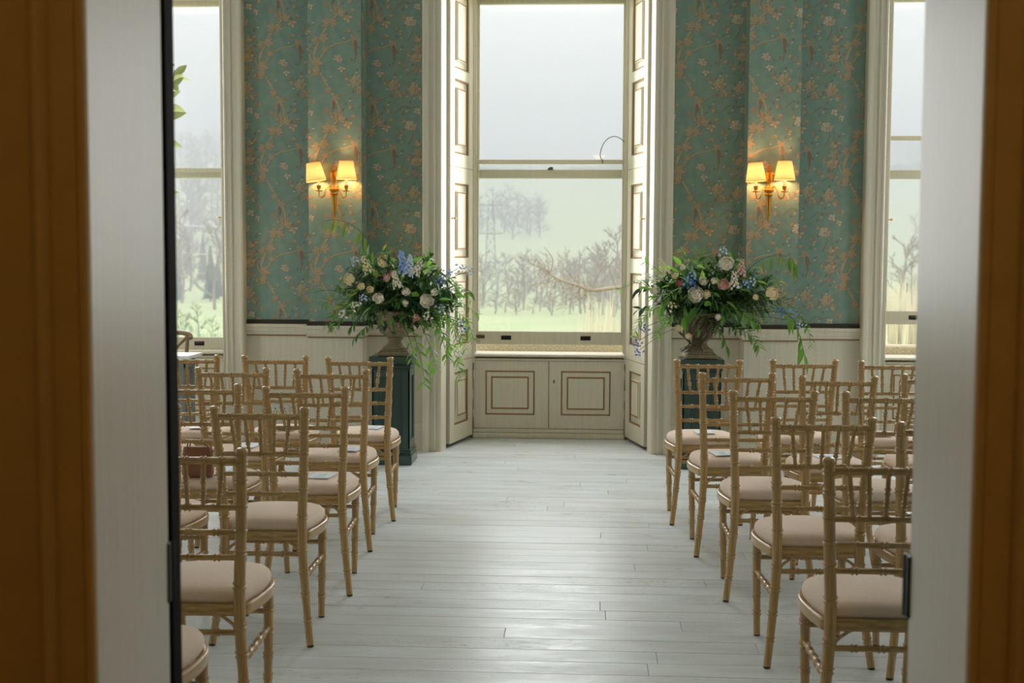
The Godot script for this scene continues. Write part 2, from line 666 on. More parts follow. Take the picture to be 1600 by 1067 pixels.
func wallpaper() -> Image:
	wp_im = Image.create(WW, WH, false, Image.FORMAT_RGB8)
	var f := noise(41, 0.02, 3)
	var base := c8(126, 154, 142)
	for y in WH:
		for x in WW:
			var g := blend4(f, x, y, WW, WH, 0.6, 0.6) * 0.05 + (0.012 if (x + y) % 3 == 0 else 0.0) + (0.014 if y % 4 == 0 else 0.0)
			wp_im.set_pixel(x, y, Color(base.r + g * 1.3, base.g + g, base.b + g * 0.8))
	var S := Vector2(WW, WH)
	var gold := c8(194, 174, 140)
	var tan_ := c8(176, 154, 126)
	var brown := c8(146, 124, 106)
	var dark := c8(118, 116, 98)
	var pale := c8(206, 194, 170)
	var P := func(x: float, y: float) -> Vector2: return Vector2(x, y) * S
	# the climbing branch and its boughs
	var trunk := curve([P.call(0.18, -0.14), P.call(0.06, 0.0), P.call(-0.02, 0.16), P.call(0.06, 0.32), P.call(0.2, 0.5), P.call(0.3, 0.64), P.call(0.29, 0.76), P.call(0.18, 0.86), P.call(0.06, 1.0), P.call(-0.02, 1.16)], 60)
	brush(trunk, 6.0, 6.0, tan_.lerp(gold, 0.5), dark)
	for i in range(20, trunk.size() - 60, 34):
		dab(trunk[i].x, trunk[i].y, 7.4, tan_, 0.7)
		dab(trunk[i].x + 1, trunk[i].y, 3.0, dark, 0.6)
	var bough := curve([P.call(0.03, 0.28), P.call(0.1, 0.14), P.call(0.24, 0.06), P.call(0.42, 0.03), P.call(0.56, -0.02)], 60)
	brush(bough, 5.4, 3.2, tan_.lerp(gold, 0.5), dark)
	var left := curve([P.call(0.05, 0.31), P.call(-0.06, 0.2), P.call(-0.1, 0.08), P.call(-0.13, 0.0)], 50)
	brush(left, 5.0, 3.0, tan_.lerp(gold, 0.5), dark)
	brush(curve([P.call(0.2, 0.5), P.call(0.3, 0.54), P.call(0.46, 0.5), P.call(0.62, 0.46)], 50), 2.8, 1.6, tan_, dark)
	brush(curve([P.call(0.55, 0.66), P.call(0.66, 0.6), P.call(0.74, 0.62), P.call(0.84, 0.6)], 50), 2.0, 1.4, brown, dark)
	brush(curve([P.call(0.72, 0.97), P.call(0.78, 0.88), P.call(0.76, 0.8)], 40), 2.2, 1.4, brown, dark)
	brush(curve([P.call(0.7, 0.3), P.call(0.8, 0.24), P.call(0.86, 0.14)], 40), 2.2, 1.4, brown, dark)
	# fans of leaves
	for q in [[-0.03, 0.22, 0.2, 74, 3], [0.05, 0.31, 3.3, 70, 3], [-0.12, 0.04, 2.8, 62, 3], [-0.09, 0.13, 3.5, 58, 3], [0.3, 0.77, -0.3, 62, 3], [0.29, 0.72, 2.8, 60, 3], [0.13, 0.13, 4.5, 50, 3], [-0.14, -0.01, 4.3, 60, 3], [0.19, 0.86, 3.5, 70, 3], [0.2, 0.85, 0.3, 56, 3], [0.07, 0.99, 0.2, 62, 3], [0.04, 0.01, 3.0, 58, 3], [0.2, 0.5, 3.6, 54, 3], [0.25, 0.57, -0.5, 46, 2]]:
		fan(P.call(q[0], q[1]), q[2], q[3], q[4], tan_.lerp(gold, 0.5), dark)
	for k in 46:                                 # fallen petals and small sprigs
		var h := fmod(k * 0.61803, 1.0)
		var p := P.call(0.36 + 0.6 * h, fmod(k * 0.7548, 1.0)) as Vector2
		blade(p, k * 2.1, 15.0 + 7.0 * fmod(k * 0.37, 1.0), 9.0, brown if k % 3 else pale, dark, false)
	for q in [[0.44, 0.62, 0.9], [0.5, 0.72, 2.1], [0.66, 0.72, 1.2], [0.66, 0.24, 5.2], [0.9, 0.28, 0.7], [0.58, 0.88, 4.6], [0.92, 0.92, 1.9], [0.44, 0.92, 2.6], [0.7, 0.08, 0.4], [0.95, 0.6, 3.9], [0.36, 0.36, 5.6], [0.66, 0.5, 4.9], [0.6, 0.16, 1.4]]:
		blade(P.call(q[0], q[1]), q[2], 40, 16, tan_, brown.darkened(0.1))
		blade(P.call(q[0] + 0.02, q[1] + 0.015), q[2] + 1.1, 32, 13, gold, brown)
	# blossom
	bloom(P.call(0.53, 0.40), 46, gold, dark, 11)
	blade(P.call(0.56, 0.46), 0.9, 52, 26, gold, dark)
	blade(P.call(0.57, 0.47), 1.7, 48, 24, tan_, dark)
	bloom(P.call(0.80, 0.44), 46, gold, brown, 11)
	blade(P.call(0.86, 0.49), 0.3, 46, 22, tan_, dark)
	blade(P.call(0.86, 0.5), 1.1, 40, 20, gold, dark)
	bloom(P.call(0.75, 0.79), 42, pale, brown, 12)
	bloom(P.call(0.82, 0.14), 38, gold, brown, 10)
	fan(P.call(0.82, 0.22), 1.57, 46, 3, tan_, brown)
	bloom(P.call(0.3, 0.19), 32, pale, brown, 7)
	five(P.call(0.34, 0.285), 24, pale, brown)
	five(P.call(0.42, 0.81), 30, gold, brown)
	five(P.call(0.84, 0.65), 28, pale, brown)
	five(P.call(0.93, 0.70), 22, pale, brown)
	five(P.call(0.14, 0.68), 20, tan_, brown)
	for q in [[0.62, 0.32, 9], [0.7, 0.65, 9], [0.5, 0.77, 7], [0.93, 0.37, 10], [0.7, 0.36, 7], [0.63, 0.95, 9], [0.88, 0.86, 7], [0.13, 0.4, 9], [0.24, 0.7, 7], [0.46, 0.55, 7], [0.95, 0.1, 8], [0.2, 0.36, 9]]:
		dab(q[0] * WW, q[1] * WH, q[2], pale.lerp(brown, fmod(q[2] * 0.37, 1.0)), 0.75)
		dab(q[0] * WW + 8, q[1] * WH + 7, q[2] * 0.6, brown, 0.5)
	# birds
	wbird(P.call(0.50, 0.05), 1.7, 1.0, tan_, brown)
	wbird(P.call(0.24, 0.61), 1.3, -1.0, tan_, brown)
	return wp_im


# ================================================================ out of doors
func ground_y(x: float, z: float) -> float:
	var d := Vector2(x, z).length()
	var a := x / maxf(d, 1.0)
	var y := lerpf(-1.3, -5.6, smoothstep(18.0, 62.0, d))
	var crest := 61.0 + clampf(-a - 0.12, 0, 0.4) * 30.0
	y += crest * smoothstep(200.0, 860.0, d) * (0.85 + 0.15 * smoothstep(200, 500, d))
	y += 14.0 * smoothstep(900.0, 1400.0, d)
	y += sin(x * 0.013 + z * 0.006) * 1.6 * smoothstep(150.0, 500.0, d) + sin(x * 0.05) * 0.15
	return y


func land_point(px_dir: float, d: float) -> Vector3:    # a place on the land in the direction x = px_dir * distance
	return Vector3(px_dir * d, ground_y(px_dir * d, -d), -d)


func tree_mesh(sd: int, h: float, spread: float, thick: float, lv: Array, start := 0.25) -> Array:    # [trunk, crown]
	var r := RandomNumberGenerator.new()
	r.seed = sd
	var wood := mb()
	var crown := mb()
	var trunk := curve([Vector3.ZERO, Vector3(r.randf_range(-0.03, 0.03), 0.35, r.randf_range(-0.03, 0.03)) * h, Vector3(r.randf_range(-0.06, 0.06), 0.72, r.randf_range(-0.06, 0.06)) * h, Vector3(0, 0.97, 0) * h], 4)
	wood.tube(trunk, radii(trunk.size(), thick, thick * 0.15), 6)
	var grow := func(me: Callable, p: Vector3, d: Vector3, length: float, rad: float, level: int) -> void:
		var mid := p + d * length * 0.5 + Vector3(r.randf_range(-1, 1), r.randf_range(-0.3, 0.6), r.randf_range(-1, 1)) * length * 0.1
		var end := p + d * length + Vector3(0, length * 0.08, 0)
		if level < 2:
			crown.tube([p, mid, end], [rad, rad * 0.7, rad * 0.35], 4 if level == 0 else 3, false)
		else:
			var side := d.cross(Vector3(r.randf_range(-1, 1), r.randf_range(-1, 1), r.randf_range(-1, 1))).normalized() * rad
			crown.tri(p - side, p + side, end)
			crown.tri(p + side.cross(d), p - side.cross(d), end)
		if level + 1 >= lv.size():
			return
		for k in int(lv[level + 1]):
			var t := r.randf_range(0.3, 1.0)
			var q := p.lerp(mid, t * 2.0) if t < 0.5 else mid.lerp(end, t * 2.0 - 1.0)
			var nd := (d + Vector3(r.randf_range(-1, 1), r.randf_range(-0.5, 0.9), r.randf_range(-1, 1)) * 0.85).normalized()
			me.call(me, q, nd, length * r.randf_range(0.4, 0.62), rad * 0.5, level + 1)
	for k in int(lv[0]):
		var t := lerpf(start, 0.97, (k + r.randf()) / float(lv[0]))
		var q: Vector3 = trunk[int(t * (trunk.size() - 1))]
		var a := r.randf() * TAU
		var d := Vector3(cos(a), r.randf_range(0.25, 0.95), sin(a)).normalized()
		grow.call(grow, q, d, spread * h * r.randf_range(0.6, 1.0) * (1.15 - 0.75 * t), thick * 0.42, 0)
	return [wood.done(), crown.done()]


func conifer_mesh(sd: int) -> Array:
	var r := RandomNumberGenerator.new()
	r.seed = sd
	var wood := mb()
	wood.tube([Vector3.ZERO, Vector3(0, 5, 0), Vector3(0, 9.6, 0)], [0.2, 0.14, 0.03], 6)
	var needles := mb()
	for tier in 26:
		var y := 1.0 + tier * 0.34
		var reach := 2.1 * (1.0 - tier / 27.0) + 0.15
		for k in 11:
			var a := TAU * (k + r.randf()) / 11.0
			var d := Vector3(cos(a), -0.28, sin(a))
			var l := reach * r.randf_range(0.7, 1.1)
			var s := Vector3(-sin(a), 0, cos(a)) * l * 0.22
			var p := Vector3(0, y, 0)
			needles.quad(p, p + d * l * 0.6 - s, p + d * l, p + d * l * 0.6 + s)
			needles.quad(p, p + d * l * 0.6 + Vector3(0, -0.18, 0), p + d * l + Vector3(0, -0.1, 0), p + d * l * 0.6 + Vector3(0, 0.12, 0))
	return [wood.done(), needles.done()]


func outdoors() -> void:
	triplanar(mat("meadow", c8(168, 180, 136), 0.95), tex(256, 256, field_color), Vector3(0.02, 0.02, 0.02))
	mat("winter_bark", c8(126, 114, 98), 0.9)
	mat("winter_twigs", c8(140, 126, 110), 0.9)
	mat("fir_green", c8(58, 80, 56), 0.9)
	mat("hedge_green", c8(92, 96, 70), 0.95)
	mat("dry_reed", c8(196, 190, 168), 0.9)
	mat("bush_green", c8(108, 132, 82), 0.9)
	mat("evergreen_leaf", c8(134, 142, 78), 0.5)
	mat("steel", c8(130, 134, 136), 0.5, 0.6)
	# land: one sheet from the terrace to the far ridge
	var rows := []
	var d := 11.2
	while d < 1500.0:
		var row := PackedVector3Array()
		for k in 61:
			var a := lerpf(-0.62, 0.62, k / 60.0)
			row.append(Vector3(a * d * 1.15, ground_y(a * d * 1.15, -d), -d))
		rows.append(row)
		d *= 1.055
	var land := put("meadow", mb().grid(rows, false, true).done(), M.meadow)
	tag(land, "pale green valley meadow rising to a broad hazy hill", "field")
	land.set_meta("kind", "structure")
	var hz := FogVolume.new()
	hz.shape = RenderingServer.FOG_VOLUME_SHAPE_BOX
	hz.size = Vector3(2600, 170, 1540)
	hz.position = Vector3(0, 65, -795)
	var fog := FogMaterial.new()
	fog.resource_name = "valley_haze"
	fog.albedo = Color(0.95, 0.98, 1.0)
	fog.density = HAZE
	hz.material = fog
	adopt(hz, "valley_haze", self)
	hz.set_meta("kind", "stuff")
	tag(hz, "thin winter haze lying over the valley", "haze")
	# bare trees: every tree a thing with trunk and crown
	var kinds := []
	for k in 4:
		kinds.append(tree_mesh(100 + k, 9.0, 0.36, 0.2, [13, 6, 5, 4], 0.18))
	var light_kinds := []
	for k in 3:
		light_kinds.append(tree_mesh(200 + k, 13.0, 0.34, 0.34, [14, 6, 5], 0.12))
	var fir := conifer_mesh(5)
	var belt := RandomNumberGenerator.new()
	belt.seed = 77
	var plant := func(mesh: Array, called: String, p: Vector3, s: Vector3, label: String, group: String, wood: Material, leaf: Material) -> void:
		var t := thing(called, label, "tree", p, belt.randf() * TAU, group)
		t.scale = s
		put("trunk", mesh[0], wood, t)
		put("crown", mesh[1], leaf, t)
	# places are kept a crown apart
	var taken := []
	var free := func(v: Vector3, gap: float) -> bool:
		for o in taken:
			if Vector2(o.x - v.x, o.z - v.z).length() < gap:
				return false
		taken.append(v)
		return true
	# the belt at the meadow's far edge, seen through the middle window
	for k in 260:
		var p := land_point(belt.randf_range(-0.125, 0.07), 152.0 + 62.0 * belt.randf())
		if free.call(p, 4.6):
			plant.call(kinds[k % 4], "bare_tree", p, Vector3.ONE * belt.randf_range(0.5, 0.78), "bare grey winter tree in the belt across the meadow behind the middle window", "belt of bare trees across the meadow", M.winter_bark, M.winter_twigs)
	for k in 90:
		var p := land_point(belt.randf_range(-0.115, 0.06), belt.randf_range(140, 156))
		if free.call(p, 2.6):
			plant.call(kinds[k % 4], "thicket_bush", p, Vector3(0.42, 0.24, 0.42) * belt.randf_range(0.8, 1.3), "low grey thicket bush at the foot of the tree belt behind the middle window", "thicket under the tree belt", M.winter_bark, M.winter_twigs)
	# taller trees on the right of the middle window
	for q in [[0.006, 128, 0.8], [0.022, 138, 1.05], [-0.004, 146, 0.75], [0.034, 120, 0.9], [0.013, 143, 0.9]]:
		plant.call(kinds[int(q[1]) % 4], "tall_bare_tree", land_point(q[0], q[1]), Vector3.ONE * q[2], "tall pale bare tree at the right side of the middle window", "pale trees right of the middle window", M.winter_bark, M.winter_twigs)
	# copse on the hillside
	for k in 90:
		var p := land_point(belt.randf_range(-0.1, -0.036), belt.randf_range(385, 450))
		if free.call(p, 5.4):
			plant.call(light_kinds[k % 3], "copse_tree", p, Vector3(1.25, 1.0, 1.25) * belt.randf_range(0.55, 0.85), "tree of the dark round copse on the far hillside", "hillside copse", M.winter_bark, M.hedge_green)
	# wooded slope outside the left window
	for k in 260:
		var dd := 150.0 + 740.0 * pow(belt.randf(), 0.9)
		var p := land_point(belt.randf_range(-0.36, -0.275), dd)
		if free.call(p, 6.0 + dd * 0.008):
			plant.call(light_kinds[k % 3] if dd > 300 else kinds[k % 4], "slope_tree", p, Vector3.ONE * belt.randf_range(0.9, 1.4) * (0.8 if dd > 600 else 1.0), "bare tree on the wooded slope outside the left window", "wooded slope outside the left window", M.winter_bark, M.winter_twigs)
	for q in [[-0.329, 170, 0.8], [-0.324, 178, 0.65], [-0.297, 175, 0.8], [-0.291, 185, 0.65], [-0.303, 240, 0.9], [-0.315, 260, 0.9]]:
		plant.call(fir, "fir_tree", land_point(q[0], q[1]), Vector3(0.8, 1.0, 0.8) * q[2], "dark conical fir among bare trees outside the left window", "firs outside the left window", M.winter_bark, M.fir_green)
	# right window: trees on the ridge and at the field edge
	for q in [[0.246, 800, 1.3], [0.252, 810, 1.1], [0.262, 790, 1.5], [0.27, 800, 1.0]]:
		plant.call(light_kinds[int(q[1]) % 3], "ridge_tree", land_point(q[0], q[1]), Vector3.ONE * q[2], "small dark tree on the ridge in the right window", "ridge trees in the right window", M.winter_bark, M.hedge_green)
	for q in [[0.243, 120, 0.9], [0.25, 140, 0.8], [0.262, 130, 0.9], [0.27, 300, 1.2], [0.25, 330, 1.2], [0.258, 310, 1.0]]:
		plant.call(kinds[int(q[1]) % 4], "bare_tree", land_point(q[0], q[1]), Vector3.ONE * q[2], "bare tree at the field edge in the right window", "field trees in the right window", M.winter_bark, M.winter_twigs)
	# an old oak close to the house: only its long limb reaches into the middle window
	var oak := thing("oak_tree", "old oak whose long lichened limb reaches into the middle window from the right", "tree", Vector3(2.1, ground_y(2.1, -30), -30))
	var wood := mb()
	var y0 := -oak.position.y
	wood.tube(curve([Vector3(0, 0, 0), Vector3(0.05, y0 * 0.6, 0), Vector3(-0.1, y0 + 1.5, 0), Vector3(0.2, y0 + 3.4, 0.3)], 6), radii(19, 0.36, 0.16), 10)
	put("trunk", wood.done(), M.winter_bark, oak)
	var limb := mb()
	var lp := curve([Vector3(-0.05, y0 + 0.50, 0), Vector3(-1.2, y0 + 0.685, 0.1), Vector3(-1.9, y0 + 0.625, 0.2), Vector3(-2.26, y0 + 0.72, 0.1), Vector3(-2.70, y0 + 0.86, 0.2), Vector3(-2.98, y0 + 1.02, 0.2), Vector3(-3.25, y0 + 1.2, 0.2)], 8)
	limb.tube(lp, radii(lp.size(), 0.06, 0.010), 7)
	limb.tube(curve([lp[39], lp[39] + Vector3(0.08, 0.28, 0), lp[39] + Vector3(-0.02, 0.5, 0.02), lp[39] + Vector3(-0.14, 0.62, 0.02)], 5), radii(16, 0.022, 0.006), 6)
	put("limb", limb.done(), M.winter_twigs, oak)
	var tw := mb()
	var r := RandomNumberGenerator.new()
	r.seed = 9
	for k in 60:
		var i := r.randi_range(4, lp.size() - 2)
		var p: Vector3 = lp[i]
		var dir := Vector3(r.randf_range(-1, 0.3), r.randf_range(-1.0, 0.9), r.randf_range(-0.5, 0.5)).normalized()
		var l := r.randf_range(0.2, 0.75)
		var q := p + dir * l + Vector3(0, 0.12 * l, 0)
		tw.tube([p, p.lerp(q, 0.5) + Vector3(0, -0.03, 0), q], [0.010, 0.007, 0.003], 4, false)
		for j in 4:
			var e := p.lerp(q, r.randf_range(0.3, 1.0))
			tw.tube([e, e + (dir + Vector3(r.randf_range(-1, 1), r.randf_range(-1, 1), r.randf_range(-0.5, 0.5))).normalized() * l * 0.5], [0.005, 0.002], 3, false)
	put("twigs", tw.done(), M.winter_twigs, oak)
	# reeds and tall dry grass on the bank outside the right-hand windows, too many to count
	for q in [[-0.004, 0.03, 26, 36, 150, "dry reeds on the bank at the foot of the middle window"], [0.225, 0.285, 22, 33, 1500, "tall dry reeds on the bank outside the right window"], [-0.34, -0.285, 60, 85, 160, "tufts of rough green grass outside the left window"]]:
		var reed := mb()
		reed.tri(Vector3(-0.03, 0, 0), Vector3(0.03, 0, 0), Vector3(0.12, 1.7, 0.05))
		reed.tri(Vector3(0, 0, -0.03), Vector3(0, 0, 0.03), Vector3(0.1, 1.6, -0.1))
		var mm := MultiMesh.new()
		mm.transform_format = MultiMesh.TRANSFORM_3D
		mm.mesh = reed.done()
		mm.instance_count = q[4]
		for k in int(q[4]):
			var p := land_point(r.randf_range(q[0], q[1]), r.randf_range(q[2], q[3]))
			mm.set_instance_transform(k, Transform3D(Basis(Vector3.UP, r.randf() * TAU).scaled(Vector3.ONE * r.randf_range(0.7, 1.5) * (1.0 if q[0] < -0.1 else 1.1)), p))
		var o := MultiMeshInstance3D.new()
		o.multimesh = mm
		o.material_override = M.bush_green if q[0] < -0.1 else M.dry_reed
		adopt(o, "dry_reeds" if q[0] > -0.1 else "rough_grass", self)
		tag(o, q[5], "reeds" if q[0] > -0.1 else "grass")
		o.set_meta("kind", "stuff")
	for q in [[-0.327, 96, 0.36], [-0.318, 92, 0.28], [-0.308, 94, 0.34], [-0.297, 90, 0.26]]:
		var t := thing("meadow_bush", "low green twiggy bush on the meadow in the left window", "bush", land_point(q[0], q[1]), q[1], "meadow bushes in the left window")
		t.scale = Vector3.ONE * q[2]
		put("stem", kinds[int(q[1]) % 4][0], M.bush_green, t)
		put("branches", kinds[int(q[1]) % 4][1], M.bush_green, t)
	# hedgerow along the hill's brow
	var hedge := mb()
	var hr := []
	for k in 90:
		var a := lerpf(-0.1, 0.3, k / 89.0)
		var p := land_point(a, 640.0 + 30.0 * sin(a * 30.0))
		var row := PackedVector3Array()
		var hh := 2.6 + r.randf_range(-0.8, 1.0)
		for e in [[-1.6, -0.3], [-1.5, 0.7], [-0.7, 1.0], [0.7, 1.0], [1.5, 0.7], [1.6, -0.3]]:
			row.append(p + Vector3(0, e[1] * hh, -e[0]))
		hr.append(row)
	hedge.grid(hr)
	tag(put("hedgerow", hedge.done(), M.hedge_green), "dark hedgerow drawn along the brow of the far hill", "hedge")
	# lattice pylon at the left of the middle window, and the lines it carries
	var py := thing("pylon", "slim lattice electricity pylon at the left edge of the middle window", "pylon", land_point(-0.0745, 180))
	var lat := mb()
	var hgt := 14.2
	for s in [[-1, -1], [-1, 1], [1, 1], [1, -1]]:
		lat.tube([Vector3(s[0] * 0.95, 0, s[1] * 0.95), Vector3(s[0] * 0.3, hgt, s[1] * 0.3)], [0.034, 0.026], 4)
	for k in 11:
		var t0 := k / 11.0
		var t1 := (k + 1) / 11.0
		var w0 := lerpf(0.95, 0.3, t0)
		var w1 := lerpf(0.95, 0.3, t1)
		for s in [-1, 1]:
			lat.tube([Vector3(-w0, t0 * hgt, s * w0), Vector3(w1, t1 * hgt, s * w1)], [0.018, 0.018], 3)
			lat.tube([Vector3(w0, t0 * hgt, s * w0), Vector3(-w1, t1 * hgt, s * w1)], [0.018, 0.018], 3)
			lat.tube([Vector3(-w0, t0 * hgt, s * w0), Vector3(w0, t0 * hgt, s * w0)], [0.018, 0.018], 3)
	put("lattice", lat.done(), M.steel, py)
	for k in 3:
		var ax := mb()
		var yy := [13.6, 9.6, 5.6][k] as float
		ax.tube([Vector3(-1.7, yy, 0), Vector3(1.7, yy, 0)], [0.06, 0.06], 4)
		ax.tube([Vector3(-1.7, yy, 0), Vector3(0, yy + 0.7, 0), Vector3(1.7, yy, 0)], [0.03, 0.03, 0.03], 3)
		put("cross_arm", ax.done(), M.steel, py)
	for k in 3:
		var ln := mb()
		var yy := [5.3, 1.0, -2.0][k] as float
		var pts := curve([Vector3(-78, yy + 1.0, -210), Vector3(-58, yy - 0.3, -195), Vector3(-36, yy + 0.2, -186), Vector3(-13.4, [8.4, 4.4, 0.4][k], -180)], 6)
		ln.tube(pts, radii(pts.size(), 0.06, 0.06), 4)
		tag(put("power_line", ln.done(), M.white_plastic), ["uppermost of three power lines crossing the slope in the left window", "middle power line of the three in the left window", "lowest of three power lines in the left window"][k], "power line", "power lines in the left window")
	# evergreen by the terrace, a spray of it in the left window
	var ev := thing("evergreen_shrub", "broad-leaved evergreen whose top shoot shows in the left window", "shrub", Vector3(-4.44, ground_y(-4.5, -13.2), -13.2))
	var st := mb()
	var sp := curve([Vector3(0, 0, 0), Vector3(-0.06, 1.6, 0), Vector3(0.0, 3.4, 0.0), Vector3(0.09, 4.35, 0.02), Vector3(0.17, 4.72, 0.0)], 8)
	st.tube(sp, radii(sp.size(), 0.035, 0.006), 6)
	put("stem", st.done(), M.stem_green, ev)
	var leafm := leaf_mesh(0.42, 0.15)
	for k in 44:
		var t := 0.3 + 0.7 * k / 43.0
		var p: Vector3 = sp[int(t * (sp.size() - 1))]
		var a := k * 2.4
		var dir := Vector3(cos(a), 0.3 + 0.6 * sin(k * 1.7), sin(a) * 0.7).normalized()
		put("leaf", leafm, M.evergreen_leaf, ev, leaf_at(p + Vector3(0, r.randf_range(-0.06, 0.06), 0), dir, r.randf_range(0.17, 0.24), (0.9 if k % 2 else -0.9) + r.randf_range(-0.3, 0.3)))


const HAZE := 0.0032


func field_color(x: int, y: int) -> Color:
	var n := sin(x * TAU / 256.0 * 3.0 + sin(y * TAU / 256.0 * 2.0) * 2.0) * 0.5 + sin((x * 5 + y * 7) * TAU / 256.0) * 0.2
	var k := clampf(0.5 + n * 0.35, 0, 1)
	return Color(0.9, 0.93, 0.86).lerp(Color(1.0, 1.0, 0.95), k)


func leaf_mesh(width: float, droop: float) -> ArrayMesh:     # blade of length 1 along +z, folded along its midrib
	var rows := []
	for i in 6:
		var t := i / 5.0
		var w := width * 0.5 * pow(sin(PI * pow(t, 0.8)), 0.9) + (0.012 if i == 0 else 0.0)
		var y := -droop * t * t
		rows.append(PackedVector3Array([Vector3(-w, y + w * 0.35, t), Vector3(0, y, t), Vector3(w, y + w * 0.35, t)]))
	return mb().grid(rows).done()


func leaf_at(p: Vector3, dir: Vector3, size: float, roll := 0.0) -> Transform3D:
	var z := dir.normalized()
	var x := Vector3.UP.cross(z)
	if x.length() < 0.05:
		x = Vector3.RIGHT
	x = x.normalized().rotated(z, roll)
	return Transform3D(Basis(x * size, z.cross(x) * size, z * size), p)


# ================================================================ the room
func block(st: Array, called: String, m: Material, parent: Node) -> void:    # boxes x0 x1 y0 y1 z0 z1, each its own part
	for b in st:
		put(called, mb().span(b[0], b[1], b[2], b[3], b[4], b[5], 0.002).done(), m, parent)


